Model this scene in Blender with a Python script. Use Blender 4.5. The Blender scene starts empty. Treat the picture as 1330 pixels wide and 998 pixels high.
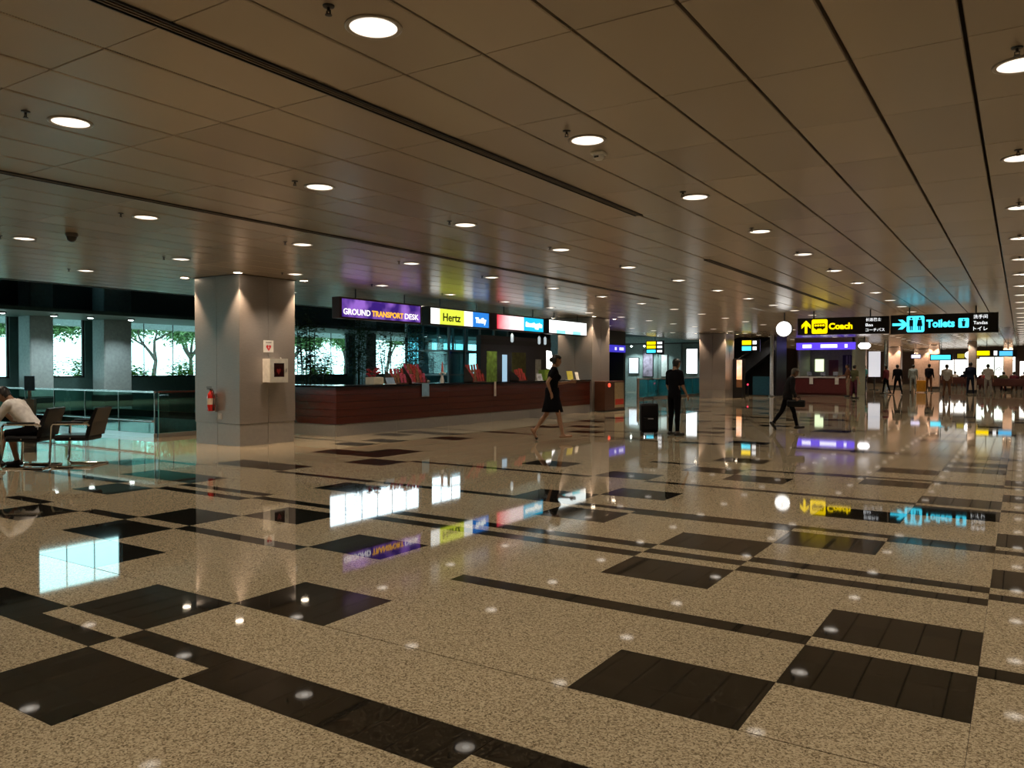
import bpy, bmesh, math, random
from mathutils import Vector, Matrix, Quaternion

# ------------------------------------------------------------------ camera, world, exposure
scene = bpy.context.scene
COL = scene.collection
PX_F = 1023.0
YAW, PITCH, ROLL, EYE = math.radians(32.865), math.radians(1.133), math.radians(0.10), 1.5

def camera_basis():
    cy, sy = math.cos(YAW), math.sin(YAW)
    f0, r0, u0 = Vector((-sy, cy, 0)), Vector((cy, sy, 0)), Vector((0, 0, 1))
    f = f0 * math.cos(PITCH) - u0 * math.sin(PITCH)
    u = u0 * math.cos(PITCH) + f0 * math.sin(PITCH)
    r = r0 * math.cos(ROLL) + u * math.sin(ROLL)
    u2 = u * math.cos(ROLL) - r0 * math.sin(ROLL)
    return r, u2, f
CR, CU, CF = camera_basis()
cam_data = bpy.data.cameras.new('camera')
cam_data.sensor_width = 36.0
cam_data.lens = PX_F / 1330.0 * 36.0
cam_data.clip_end = 400
cam = bpy.data.objects.new('camera', cam_data)
COL.objects.link(cam)
cam.matrix_world = Matrix(((CR.x, CU.x, -CF.x, 0), (CR.y, CU.y, -CF.y, 0), (CR.z, CU.z, -CF.z, EYE), (0, 0, 0, 1)))
scene.camera = cam

world = bpy.data.worlds.new('overcast_sky')
scene.world = world
world.use_nodes = True
wn = world.node_tree.nodes
wn['Background'].inputs[0].default_value = (0.80, 0.93, 1.0, 1)
wn['Background'].inputs[1].default_value = 5.0

scene.view_settings.view_transform = 'Standard'
scene.view_settings.look = 'None'
scene.view_settings.exposure = 0.0
scene.view_settings.gamma = 1.0
scene.view_settings.use_curve_mapping = False
scene.cycles.max_bounces = 8
scene.cycles.diffuse_bounces = 4
scene.cycles.glossy_bounces = 4
scene.cycles.transparent_max_bounces = 16
scene.cycles.sample_clamp_indirect = 6.0
scene.cycles.caustics_reflective = False
scene.cycles.caustics_refractive = False
scene.cycles.use_denoising = True

LAMP = 108.0          # watts of one grid downlight
COLUMN_LAMP = 260.0   # watts of one column downlight
WARM = (1.0, 0.83, 0.64)
CEIL = 3.29

# ------------------------------------------------------------------ helpers
def proj(p):
    v = Vector(p) - Vector((0, 0, EYE))
    d = v.dot(CF)
    if d < 0.05: return None
    return 665 + PX_F * v.dot(CR) / d, 499 - PX_F * v.dot(CU) / d

class MB:
    """collects shapes for one mesh"""
    def __init__(s): s.v, s.f, s.m = [], [], []
    def add(s, vs, fs, mi=0):
        o = len(s.v); s.v += [tuple(p) for p in vs]
        s.f += [tuple(i + o for i in f) for f in fs]; s.m += [mi] * len(fs); return s
    def box(s, x0, x1, y0, y1, z0, z1, mi=0):
        vs = [(x, y, z) for z in (z0, z1) for y in (y0, y1) for x in (x0, x1)]
        return s.add(vs, [(0, 2, 3, 1), (4, 5, 7, 6), (0, 1, 5, 4), (2, 6, 7, 3), (0, 4, 6, 2), (1, 3, 7, 5)], mi)
    def bevbox(s, x0, x1, y0, y1, z0, z1, b, mi=0):
        """box whose vertical edges and upper rim are chamfered"""
        def ring(d, z):
            return [(x0+d+c, y0+d, z) if False else p for c in (0,) for p in
                    [(x0+d+b, y0+d, z), (x1-d-b, y0+d, z), (x1-d, y0+d+b, z), (x1-d, y1-d-b, z),
                     (x1-d-b, y1-d, z), (x0+d+b, y1-d, z), (x0+d, y1-d-b, z), (x0+d, y0+d+b, z)]]
        rings = [ring(b*.5, z0), ring(0, z0 + b), ring(0, z1 - b), ring(b*.5, z1)]
        return s.loft(rings, True, mi)
    def loft(s, rings, cap=True, mi=0, closed=True):
        n = len(rings[0]); vs = [p for r in rings for p in r]; fs = []
        for k in range(len(rings) - 1):
            for i in range(n if closed else n - 1):
                a, b2 = k*n + i, k*n + (i+1) % n
                fs.append((a, b2, b2 + n, a + n))
        if cap:
            fs.append(tuple(reversed(range(n)))); fs.append(tuple(range(len(vs) - n, len(vs))))
        return s.add(vs, fs, mi)
    def lathe(s, prof, c=(0, 0, 0), n=16, mi=0, axis='Z', cap=True):
        rings = []
        for r, h in prof:
            ring = []
            for i in range(n):
                a = 2*math.pi*i/n; x, y = r*math.cos(a), r*math.sin(a)
                p = {'Z': (x, y, h), 'X': (h, x, y), 'Y': (y, h, x)}[axis]
                ring.append((p[0]+c[0], p[1]+c[1], p[2]+c[2]))
            rings.append(ring)
        return s.loft(rings, cap, mi)
    def tube(s, pts, r, n=8, mi=0, cap=True):
        pts = [Vector(p) for p in pts]
        rs = r if isinstance(r, (list, tuple)) else [r]*len(pts)
        rings = []; prev = None
        for i, p in enumerate(pts):
            t = (pts[min(i+1, len(pts)-1)] - pts[max(i-1, 0)])
            if t.length < 1e-9: t = Vector((0, 0, 1))
            t.normalize()
            if prev is None:
                a = Vector((0, 0, 1)) if abs(t.z) < .9 else Vector((1, 0, 0))
                u = t.cross(a).normalized()
            else:
                u = (prev - t*prev.dot(t))
                u = u.normalized() if u.length > 1e-6 else t.orthogonal().normalized()
            prev = u; w = t.cross(u)
            rings.append([tuple(p + (u*math.cos(2*math.pi*k/n) + w*math.sin(2*math.pi*k/n))*rs[i]) for k in range(n)])
        return s.loft(rings, cap, mi)
    def prism(s, poly, t0, t1, plane='YZ', mi=0):
        """extrude a polygon; plane gives its two axes, t0..t1 the third"""
        def P(a, b, t): return {'YZ': (t, a, b), 'XZ': (a, t, b), 'XY': (a, b, t)}[plane]
        return s.loft([[P(a, b, t0) for a, b in poly], [P(a, b, t1) for a, b in poly]], True, mi)
    def quad(s, a, b, c, d, mi=0): return s.add([a, b, c, d], [(0, 1, 2, 3)], mi)
    def ball(s, c, r, seg=12, rings=8, mi=0):
        rx, ry, rz = r if isinstance(r, (list, tuple)) else (r, r, r)
        pr = []
        for k in range(rings + 1):
            a = -math.pi/2 + math.pi*k/rings
            rr = max(math.cos(a), 1e-3)
            pr.append([(c[0]+rx*rr*math.cos(2*math.pi*i/seg), c[1]+ry*rr*math.sin(2*math.pi*i/seg), c[2]+rz*math.sin(a)) for i in range(seg)])
        return s.loft(pr, True, mi)
    def mesh(s, name, mats, smooth=False):
        me = bpy.data.meshes.new(name)
        me.from_pydata(s.v, [], s.f)
        mats = mats if isinstance(mats, (list, tuple)) else [mats]
        for m in mats: me.materials.append(m)
        if len(mats) > 1: me.polygons.foreach_set('material_index', s.m)
        bm = bmesh.new(); bm.from_mesh(me); bmesh.ops.recalc_face_normals(bm, faces=bm.faces[:]); bm.to_mesh(me); bm.free()
        if smooth:
            me.polygons.foreach_set('use_smooth', [True]*len(me.polygons))
            try: me.set_sharp_from_angle(angle=math.radians(40))
            except Exception: pass
        me.update()
        return me
    def build(s, name, mats, parent=None, smooth=False, **tags):
        return link(name, s.mesh(name, mats, smooth), parent, **tags)

def link(name, data, parent=None, label=None, category=None, group=None, kind=None, loc=None, rot=None):
    o = bpy.data.objects.new(name, data)
    COL.objects.link(o)
    if parent is not None: o.parent = parent
    if loc is not None: o.location = loc
    if rot is not None: o.rotation_euler = rot
    if label: o['label'] = label
    if category: o['category'] = category
    if group: o['group'] = group
    if kind: o['kind'] = kind
    return o

def thing(name, label, category, loc=(0, 0, 0), rz=0.0, group=None):
    return link(name, None, None, label, category, group, None, loc, (0, 0, rz))

def copy_tree(root, loc=None, rz=None, label=None, group=None, parent=None):
    c = root.copy(); COL.objects.link(c)
    if parent is not None: c.parent = parent
    if loc is not None: c.location = loc
    if rz is not None: c.rotation_euler = (0, 0, rz)
    if label: c['label'] = label
    if group: c['group'] = group
    for ch in list(root.children): copy_tree(ch, parent=c)
    return c

# ------------------------------------------------------------------ materials
MATS = {}
def new_mat(name):
    m = bpy.data.materials.new(name); m.use_nodes = True
    return m, m.node_tree, m.node_tree.nodes['Principled BSDF']

def mat(name, col, rough=.5, metal=0.0, vary=.12, scale=9.0, emit=None, estr=0.0, spec=.5, coat=0.0, stretch=None, bump=0.0):
    """principled material with procedural noise variation of its colour"""
    if name in MATS: return MATS[name]
    m, nt, b = new_mat(name)
    tc = nt.nodes.new('ShaderNodeTexCoord'); nz = nt.nodes.new('ShaderNodeTexNoise')
    nz.inputs['Scale'].default_value = scale; nz.inputs['Detail'].default_value = 3
    if stretch:
        mp = nt.nodes.new('ShaderNodeMapping'); mp.inputs['Scale'].default_value = stretch
        nt.links.new(tc.outputs['Object'], mp.inputs[0]); nt.links.new(mp.outputs[0], nz.inputs['Vector'])
    else: nt.links.new(tc.outputs['Object'], nz.inputs['Vector'])
    cr = nt.nodes.new('ShaderNodeValToRGB')
    cr.color_ramp.elements[0].position = .3; cr.color_ramp.elements[1].position = .7
    cr.color_ramp.elements[0].color = (*[max(0, c*(1-vary)) for c in col], 1)
    cr.color_ramp.elements[1].color = (*[min(1, c*(1+vary)) for c in col], 1)
    nt.links.new(nz.outputs['Fac'], cr.inputs[0]); nt.links.new(cr.outputs[0], b.inputs['Base Color'])
    b.inputs['Roughness'].default_value = rough; b.inputs['Metallic'].default_value = metal
    b.inputs['Specular IOR Level'].default_value = spec
    b.inputs['Coat Weight'].default_value = coat; b.inputs['Coat Roughness'].default_value = .08
    if emit:
        b.inputs['Emission Color'].default_value = (*emit, 1); b.inputs['Emission Strength'].default_value = estr
    if bump:
        bp = nt.nodes.new('ShaderNodeBump'); bp.inputs['Strength'].default_value = bump; bp.inputs['Distance'].default_value = .01
        nt.links.new(nz.outputs['Fac'], bp.inputs['Height']); nt.links.new(bp.outputs[0], b.inputs['Normal'])
    MATS[name] = m
    return m

def glow(name, col, strength, col2=None, scale=3.0):
    """something that gives off light: a lamp face or a backlit print"""
    if name in MATS: return MATS[name]
    m, nt, b = new_mat(name)
    b.inputs['Base Color'].default_value = (*[c*.4 for c in col], 1); b.inputs['Roughness'].default_value = .35
    b.inputs['Emission Strength'].default_value = strength
    if col2:
        tc = nt.nodes.new('ShaderNodeTexCoord'); nz = nt.nodes.new('ShaderNodeTexNoise')
        nz.inputs['Scale'].default_value = scale; nz.inputs['Detail'].default_value = 2
        nt.links.new(tc.outputs['Object'], nz.inputs['Vector'])
        cr = nt.nodes.new('ShaderNodeValToRGB')
        cr.color_ramp.elements[0].position = .42; cr.color_ramp.elements[1].position = .66
        cr.color_ramp.elements[0].color = (*col, 1); cr.color_ramp.elements[1].color = (*col2, 1)
        nt.links.new(nz.outputs['Fac'], cr.inputs[0]); nt.links.new(cr.outputs[0], b.inputs['Emission Color'])
    else: b.inputs['Emission Color'].default_value = (*col, 1)
    MATS[name] = m
    return m

def glass(name, tint, refl=.06, haze=0.0):
    """thin architectural glass: tinted see-through with a mirror-like sheen at grazing angles"""
    if name in MATS: return MATS[name]
    m, nt, b = new_mat(name)
    out = nt.nodes['Material Output']; nt.nodes.remove(b)
    tr = nt.nodes.new('ShaderNodeBsdfTransparent'); gl = nt.nodes.new('ShaderNodeBsdfGlossy')
    tc = nt.nodes.new('ShaderNodeTexCoord'); nz = nt.nodes.new('ShaderNodeTexNoise'); nz.inputs['Scale'].default_value = 1.3
    nt.links.new(tc.outputs['Object'], nz.inputs['Vector'])
    cr = nt.nodes.new('ShaderNodeValToRGB')
    cr.color_ramp.elements[0].color = (*[c*.95 for c in tint], 1); cr.color_ramp.elements[1].color = (*tint, 1)
    nt.links.new(nz.outputs['Fac'], cr.inputs[0]); nt.links.new(cr.outputs[0], tr.inputs[0])
    gl.inputs['Roughness'].default_value = .02 + haze; gl.inputs[0].default_value = (.9, 1, .97, 1)
    lw = nt.nodes.new('ShaderNodeLayerWeight'); lw.inputs['Blend'].default_value = .5
    pw = nt.nodes.new('ShaderNodeMath'); pw.operation = 'POWER'; pw.inputs[1].default_value = 4.5
    fr = nt.nodes.new('ShaderNodeMath'); fr.operation = 'MULTIPLY_ADD'; fr.inputs[1].default_value = .85; fr.inputs[2].default_value = refl*.5
    nt.links.new(lw.outputs['Facing'], pw.inputs[0]); nt.links.new(pw.outputs[0], fr.inputs[0])
    mx = nt.nodes.new('ShaderNodeMixShader')
    nt.links.new(fr.outputs[0], mx.inputs[0]); nt.links.new(tr.outputs[0], mx.inputs[1]); nt.links.new(gl.outputs[0], mx.inputs[2])
    nt.links.new(mx.outputs[0], out.inputs[0])
    MATS[name] = m
    return m

def granite(name, stops, scale, rough, fine=0.0):
    """polished speckled stone; the grain lives in world space"""
    m, nt, b = new_mat(name)
    geo = nt.nodes.new('ShaderNodeNewGeometry')
    vo = nt.nodes.new('ShaderNodeTexVoronoi'); vo.inputs['Scale'].default_value = scale
    nt.links.new(geo.outputs['Position'], vo.inputs['Vector'])
    sc = nt.nodes.new('ShaderNodeSeparateColor'); nt.links.new(vo.outputs['Color'], sc.inputs[0])
    nf = nt.nodes.new('ShaderNodeTexNoise'); nf.inputs['Scale'].default_value = scale*.45; nf.inputs['Detail'].default_value = 2
    nt.links.new(geo.outputs['Position'], nf.inputs['Vector'])
    nz = nt.nodes.new('ShaderNodeMath'); nz.operation = 'MULTIPLY_ADD'; nz.inputs[1].default_value = .55
    hf = nt.nodes.new('ShaderNodeMath'); hf.operation = 'MULTIPLY'; hf.inputs[1].default_value = .45
    nt.links.new(nf.outputs['Fac'], hf.inputs[0]); nt.links.new(sc.outputs[0], nz.inputs[0]); nt.links.new(hf.outputs[0], nz.inputs[2])
    cr = nt.nodes.new('ShaderNodeValToRGB')
    el = cr.color_ramp.elements
    el[0].position, el[0].color = stops[0][0], (*stops[0][1], 1)
    el[1].position, el[1].color = stops[-1][0], (*stops[-1][1], 1)
    for p, c in stops[1:-1]:
        e = el.new(p); e.color = (*c, 1)
    nt.links.new(nz.outputs[0], cr.inputs[0])
    oi = nt.nodes.new('ShaderNodeObjectInfo')
    big = nt.nodes.new('ShaderNodeTexNoise'); big.inputs['Scale'].default_value = .55
    nt.links.new(geo.outputs['Position'], big.inputs['Vector'])
    mr = nt.nodes.new('ShaderNodeMapRange'); mr.inputs[3].default_value = .88; mr.inputs[4].default_value = 1.1
    nt.links.new(big.outputs['Fac'], mr.inputs[0])
    hs = nt.nodes.new('ShaderNodeHueSaturation'); nt.links.new(mr.outputs[0], hs.inputs['Value'])
    nt.links.new(cr.outputs[0], hs.inputs['Color']); nt.links.new(hs.outputs[0], b.inputs['Base Color'])
    b.inputs['Roughness'].default_value = rough
    b.inputs['IOR'].default_value = 1.5
    MATS[name] = m
    return m

def ceiling_mat():
    m, nt, b = new_mat('perforated_metal_panel')
    geo = nt.nodes.new('ShaderNodeNewGeometry'); oi = nt.nodes.new('ShaderNodeObjectInfo')
    vo = nt.nodes.new('ShaderNodeTexVoronoi'); vo.inputs['Scale'].default_value = 70; vo.inputs['Randomness'].default_value = 0
    nt.links.new(geo.outputs['Position'], vo.inputs['Vector'])
    cr = nt.nodes.new('ShaderNodeValToRGB')
    cr.color_ramp.elements[0].position = .18; cr.color_ramp.elements[0].color = (.26, .21, .16, 1)
    cr.color_ramp.elements[1].position = .32; cr.color_ramp.elements[1].color = (.44, .365, .285, 1)
    nt.links.new(vo.outputs['Distance'], cr.inputs[0])
    mr = nt.nodes.new('ShaderNodeMapRange'); mr.inputs[3].default_value = .9; mr.inputs[4].default_value = 1.08
    nt.links.new(oi.outputs['Random'], mr.inputs[0])
    hs = nt.nodes.new('ShaderNodeHueSaturation'); nt.links.new(mr.outputs[0], hs.inputs['Value'])
    nt.links.new(cr.outputs[0], hs.inputs['Color']); nt.links.new(hs.outputs[0], b.inputs['Base Color'])
    b.inputs['Metallic'].default_value = .2; b.inputs['Roughness'].default_value = .25; b.inputs['Specular IOR Level'].default_value = .85
    MATS['ceil'] = m
    return m

LIGHT_STONE = granite('tan_granite', [(.20, (.12, .095, .058)), (.34, (.24, .195, .125)), (.50, (.375, .312, .208)), (.74, (.50, .43, .30))], 140, .035)
DARK_STONE = granite('black_granite', [(.3, (.004, .0037, .0032)), (.62, (.010, .009, .0075)), (.76, (.045, .04, .03))], 110, .03)
GROUT = mat('grout', (.03, .025, .02), .9)
CEILM = ceiling_mat()
VOID = mat('ceiling_void', (.012, .010, .009), .9)
STEEL = mat('brushed_steel', (.55, .55, .54), .28, .9, .06, 30, stretch=(1, 1, 12))
CHROME = mat('chrome', (.8, .8, .8), .08, 1.0, .03)
DMETAL = mat('dark_metal', (.03, .03, .032), .45, .4)
WHITEP = mat('white_paint', (.75, .74, .70), .45)
BLACKP = mat('black_plastic', (.012, .012, .013), .35)
CLAD = mat('column_cladding', (.29, .265, .25), .38, .35, .05, 14, stretch=(1, 1, 6))
CLADP = mat('column_plinth_steel', (.31, .30, .295), .35, .2, .05, 14)
LAMPFACE = glow('downlight_lamp', (1.0, .88, .74), 1.45)
LAMPHOT = glow('column_lamp', (1.0, .80, .58), 26.0)
LAMPCOOL = glow('soffit_lamp', (.85, 1.0, .95), 14.0)
TEAL = mat('teal_wall', (.05, .11, .11), .5)
TEALL = mat('teal_concrete', (.26, .33, .35), .6)
GLASS_G = glass('green_glass', (.60, .86, .80), .1)
GLASS_F = glass('facade_glass', (.74, .93, .90), .05)
GLASS_U = glass('clear_glass', (.95, .99, 1.0), .05)
GLASS_B = glass('blue_glass', (.62, .82, .86), .12)
WOOD = mat('mahogany_board', (.075, .014, .008), .3, 0, .35, 5, stretch=(1, .15, 14), coat=.25)
BLACKTOP = mat('black_worktop', (.008, .008, .009), .08)
LEATHER = mat('black_leather', (.007, .007, .008), .42, bump=.15, scale=40, spec=.3)

# ================================================================== SETTING
R = random.Random(4)

# ---------------- floor: base slab with the paving laid on it
mb = MB()
mb.box(-15.52, 9, -8, 95, -.25, -.02)
mb.box(-36, -15.52, -8, 10, -.25, -.02)
mb.box(-36, -15.52, 16.5, 95, -.25, -.02)
mb.box(-36, -28, 10, 16.5, -.25, -.02)
floor = mb.build('floor', GROUT, kind='structure')
floor['label'] = 'polished tan granite floor with black granite inlay'

GX0, GP = -.16, .8075
rows = [('B', .5, 1.1), ('B', 1.1, 1.7), ('B', 1.70, 2.30), ('S', 2.30, 2.46), ('S', 2.46, 2.62), ('B', 2.62, 3.23), ('B', 3.23, 3.83), ('B', 3.83, 4.44), ('S', 4.44, 4.60),
        ('B', 4.60, 5.20), ('B', 5.20, 5.80), ('S', 5.80, 5.97), ('S', 5.97, 6.13), ('S', 6.13, 6.30), ('B', 6.30, 6.90), ('B', 6.90, 7.50),
        ('S', 7.50, 7.65), ('S', 7.65, 7.80), ('B', 7.80, 8.43), ('B', 8.43, 9.05), ('B', 9.05, 9.70), ('S', 9.70, 9.85), ('B', 9.85, 10.47),
        ('B', 10.47, 11.08), ('B', 11.08, 11.65), ('S', 11.65, 11.80), ('S', 11.80, 11.95), ('B', 11.95, 12.53), ('B', 12.53, 13.15), ('B', 13.15, 13.75),
        ('S', 13.75, 13.88), ('S', 13.88, 14.0)]
y = 14.0
unit = [('B', .6), ('B', .6), ('S', .16), ('S', .16), ('S', .16), ('B', .6), ('B', .6), ('S', .15), ('S', .15), ('B', .6), ('B', .6), ('B', .6), ('S', .15)]
k = 0
while y < 62:
    t, d = unit[k % len(unit)]; rows.append((t, y, y + d)); y += d; k += 1
YEND = y
known = {
 -1: [4.44, 5.97, 6.30, 7.5, 7.8, 9.7, 10.47, 11.65, 11.95, 13.75],
 0: [3.83, 4.60, 5.80, 6.13, 7.5, 7.65, 9.05, 9.85, 11.65, 11.80, 13.15, 14.0],
 1: [2.46, 3.23, 4.44, 5.80, 6.13, 6.9, 7.65, 8.43, 9.7, 11.08, 11.8, 12.53],
 2: [2.30, 2.46, 4.44, 5.20, 5.97, 6.30, 7.5, 7.65, 9.7, 11.65, 11.8],
 3: [2.30, 2.46, 4.44, 5.80, 6.13, 7.5, 7.65, 9.7, 10.47, 11.65],
 4: [1.70, 2.46, 3.23, 5.80, 6.13, 6.9, 7.65, 8.43, 9.7, 11.08, 12.53],
 5: [2.30, 2.62, 4.60, 5.80, 6.13, 7.65, 7.8, 9.85, 11.8],
 6: [2.30, 2.46, 4.44, 5.80, 6.13, 7.65, 9.7],
 7: [3.23, 4.44, 5.20, 5.97, 7.65, 9.7, 10.47],
 8: [3.83, 4.60, 5.97, 6.9, 7.65, 9.7],
 9: [4.44, 5.80, 6.13, 7.65, 9.7],
 10: [3.83, 5.80, 6.13, 7.65, 9.05],
 11: [4.44, 5.20, 6.30, 7.8, 9.85, 10.47],
}
CMIN, CMAX = -8, 18
dark = set()
for ri, (t, y0, y1) in enumerate(rows):
    run = 0
    for c in range(CMIN, 46):
        kn = known.get(c)
        if kn is not None and y0 < 14.05:
            if any(abs(y0 - q) < .01 for q in kn): dark.add((c, ri))
            run = 0; continue
        if t == 'S':
            if run > 0: dark.add((c, ri)); run -= 1
            elif R.random() < .16: run = R.randint(1, 4); dark.add((c, ri))
        elif R.random() < .17 and (c, ri-1) not in dark: dark.add((c, ri))
slabs = []   # (x0,x1,y0,y1,dark)
for c in range(CMIN, 46):
    x1 = GX0 - GP*c; x0 = x1 - GP
    if c > CMAX: ylim = 10.0
    else: ylim = YEND
    start = -8.0; ya = start
    def cut(a, b2):
        # light run, split at the visible construction joint and into slabs at most 1.9 m long
        pts = [a] + [q for q in (1.0, 3.23,) if a + .02 < q < b2 - .02] + [b2]
        for p, q in zip(pts[:-1], pts[1:]):
            n = max(1, math.ceil((q - p)/1.9))
            for j in range(n): slabs.append((x0, x1, p + (q-p)*j/n, p + (q-p)*(j+1)/n, 0, abs(q - 3.23) < .01 or abs(p - 3.23) < .01))
    for ri, (t, y0, y1) in enumerate(rows):
        if (c, ri) in dark and y1 <= ylim + .001:
            if y0 > ya + .01: cut(ya, y0)
            if slabs and slabs[-1][4] == 1 and abs(slabs[-1][3] - y0) < .005 and abs(slabs[-1][0] - x0) < .01 and (y1 - slabs[-1][2]) < .45:
                s = slabs.pop(); slabs.append((x0, x1, s[2], y1, 1, False))
            else: slabs.append((x0, x1, y0, y1, 1, False))
            ya = y1
    if ylim > ya + .01: cut(ya, ylim)

def seen_area(s):
    pts = [proj((x, y_, 0)) for x, y_ in ((s[0], s[2]), (s[1], s[2]), (s[1], s[3]), (s[0], s[3]))]
    if any(p is None for p in pts): return 0
    cx = sum(p[0] for p in pts)/4; cy = sum(p[1] for p in pts)/4
    if not (-120 < cx < 1450 and cy < 1150): return 0
    a = 0
    for p, q in zip(pts, pts[1:] + pts[:1]): a += p[0]*q[1] - p[1]*q[0]
    return abs(a)/2
def slab_shape(mbx, s, g, dz=0):
    gy = .004 if s[5] else g
    mbx.box(s[0]+g, s[1]-g, s[2]+gy, s[3]-gy, -.025, 0)
for isdark, nm, mt in ((0, 'light_slab', LIGHT_STONE), (1, 'dark_slab', DARK_STONE)):
    L = sorted([s for s in slabs if s[4] == isdark], key=seen_area, reverse=True)
    cache = {}
    for s in L[:300]:
        key = (round(s[1]-s[0], 3), round(s[3]-s[2], 3), s[5])
        if key not in cache:
            m_ = MB(); w, d = s[1]-s[0], s[3]-s[2]; g = .0010; gy = .004 if s[5] else g
            m_.box(-w/2+g, w/2-g, -d/2+gy, d/2-gy, -.025, 0)
            cache[key] = m_.mesh(nm, mt)
        link(nm, cache[key], floor, loc=((s[0]+s[1])/2, (s[2]+s[3])/2, 0))
    m_ = MB()
    for s in L[300:]: slab_shape(m_, s, .0010)
    if not isdark:
        m_.box(-15.52, 9, YEND, 95, -.025, 0)
        m_.box(-36, -15.52, 16.5, 95, -.025, 0); m_.box(-36, -28, 10, 16.5, -.025, 0)
    m_.build(nm + '_field', mt, floor, kind='stuff')

# ---------------- lower level seen through the opening in the floor
mb = MB()
mb.box(-28.3, -15.2, 9.7, 16.8, -4.4, -4.2)
mb.box(-28.3, -28, 9.7, 16.8, -4.2, -.25); mb.box(-15.52, -15.2, 9.7, 16.8, -4.2, -.25)
mb.box(-28, -15.52, 9.7, 10, -4.2, -.25); mb.box(-28, -15.52, 16.5, 16.8, -4.2, -.25)
mb.build('trim_1', mat('pit_concrete', (.22, .32, .31), .5), kind='structure', label='dark lining of the opening down to the lower level')

# ---------------- ceiling
mb = MB()
mb.box(-17.2, 9, -8, 95, CEIL + .05, CEIL + .35)
mb.box(-36, -17.2, -8, 7.8, CEIL + .05, CEIL + .35)
ceiling = mb.build('ceiling', VOID, kind='structure')
ceiling['label'] = 'suspended ceiling of brown perforated metal panels'
PX, PY, PX0, PY0 = .5815, 1.212, -.275, 2.50
panels = []
SLOTX = {6: (-2.0, 8.6), 13: (2.5, 24.0)}
for i in range(-16, 62):
    x1 = PX0 - PX*i; x0 = x1 - PX
    for j in range(-9, 77):
        y0 = PY0 + PY*j; y1 = y0 + PY
        if x0 < -17.25 and y1 > 7.83: continue
        if x0 < -36 or y1 > 95 or x1 > 9: continue
        panels.append((x0, x1, y0, y1, i))
def seen_panel(s):
    pts = [proj((x, y_, CEIL)) for x, y_ in ((s[0], s[2]), (s[1], s[2]), (s[1], s[3]), (s[0], s[3]))]
    if any(p is None for p in pts): return 0
    cx = sum(p[0] for p in pts)/4; cy = sum(p[1] for p in pts)/4
    if not (-100 < cx < 1430 and cy > -120): return 0
    a = 0
    for p, q in zip(pts, pts[1:] + pts[:1]): a += p[0]*q[1] - p[1]*q[0]
    return abs(a)/2
panels.sort(key=seen_panel, reverse=True)
def pan(mbx, x0, x1, y0, y1, dz=0):
    gx, gy = .010, .003
    a, b2, c, d, e = x0+gx, x1-gx, y0+gy, y1-gy, .006
    z = CEIL + dz
    mbx.loft([[(a, c, z+.045), (b2, c, z+.045), (b2, d, z+.045), (a, d, z+.045)],
              [(a, c, z+e), (b2, c, z+e), (b2, d, z+e), (a, d, z+e)],
              [(a+e, c+e*.4, z), (b2-e, c+e*.4, z), (b2-e, d-e*.4, z), (a+e, d-e*.4, z)]], True)
m_ = MB(); pan(m_, -PX/2, PX/2, -PY/2, PY/2, -CEIL); pmesh = m_.mesh('ceiling_panel', CEILM)
for s in panels[:300]:
    o = link('ceiling_panel', pmesh, ceiling, loc=((s[0]+s[1])/2, (s[2]+s[3])/2, CEIL + R.uniform(0, .002)))
    o.rotation_euler = (R.uniform(-.0012, .0012), R.uniform(-.0012, .0012), 0)
m_ = MB()
for s in panels[300:]: pan(m_, *s[:4])
m_.build('ceiling_panel_field', CEILM, ceiling, kind='stuff')

# slot air diffusers let into the ceiling joints
def slot(x, y0, y1, label):
    t = thing('air_slot_diffuser', label, 'air vent', (x, y0, CEIL))
    L = y1 - y0
    m = MB(); m.box(-.050, -.040, 0, L, -.012, .01); m.box(.040, .050, 0, L, -.012, .01); m.build('frame', DMETAL, t)
    m = MB(); m.box(-.04, .04, 0, L, -.003, .008); m.build('backing', VOID, t)
    for dx in (-.014, .014):
        m = MB(); m.box(dx-.005, dx+.005, 0, L, -.011, -.001); m.build('slat', mat('brown_slat', (.16, .12, .085), .4, .3), t)
slot(PX0 - PX*6, -1.0, 8.55, 'long dark slot air vent in the ceiling ending above the open floor')
slot(PX0 - PX*13, 1.5, 19.0, 'dark slot air vent running along the ceiling towards the transport desk')
slot(PX0 - PX*7, 12.6, 23.5, 'dark slot air vent in the ceiling before the coach sign')

# upstand around the high hall beside the ceiling, roof and outer walls
mb = MB(); mb.box(-17.45, -17.2, 7.8, 95, CEIL, 9.6); mb.box(-36, -17.45, 7.55, 7.8, CEIL + .35, 9.6)
mb.build('trim_2', mat('fascia_teal', (.10, .14, .135), .6), kind='structure', label='fascia where the ceiling meets the high hall')
mb = MB(); mb.box(-36.3, -17.2, 7.55, 95, 9.6, 9.9); mb.build('ceiling_high', mat('high_roof', (.06, .09, .09), .7), kind='structure')
mb = MB(); mb.box(9, 9.3, -8, 95, 0, 3.7); mb.build('wall_right', mat('beige_wall', (.42, .36, .28), .6), kind='structure')
mb = MB(); mb.box(-36.3, 9.3, -8.3, -8, 0, 3.7); mb.build('wall_back', mat('beige_wall', (.42, .36, .28), .6), kind='structure')
mb = MB(); mb.box(-36.3, 9.3, 95, 95.3, 0, 9.9); mb.build('wall_far', mat('pink_wall', (.30, .20, .16), .6), kind='structure')

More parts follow.
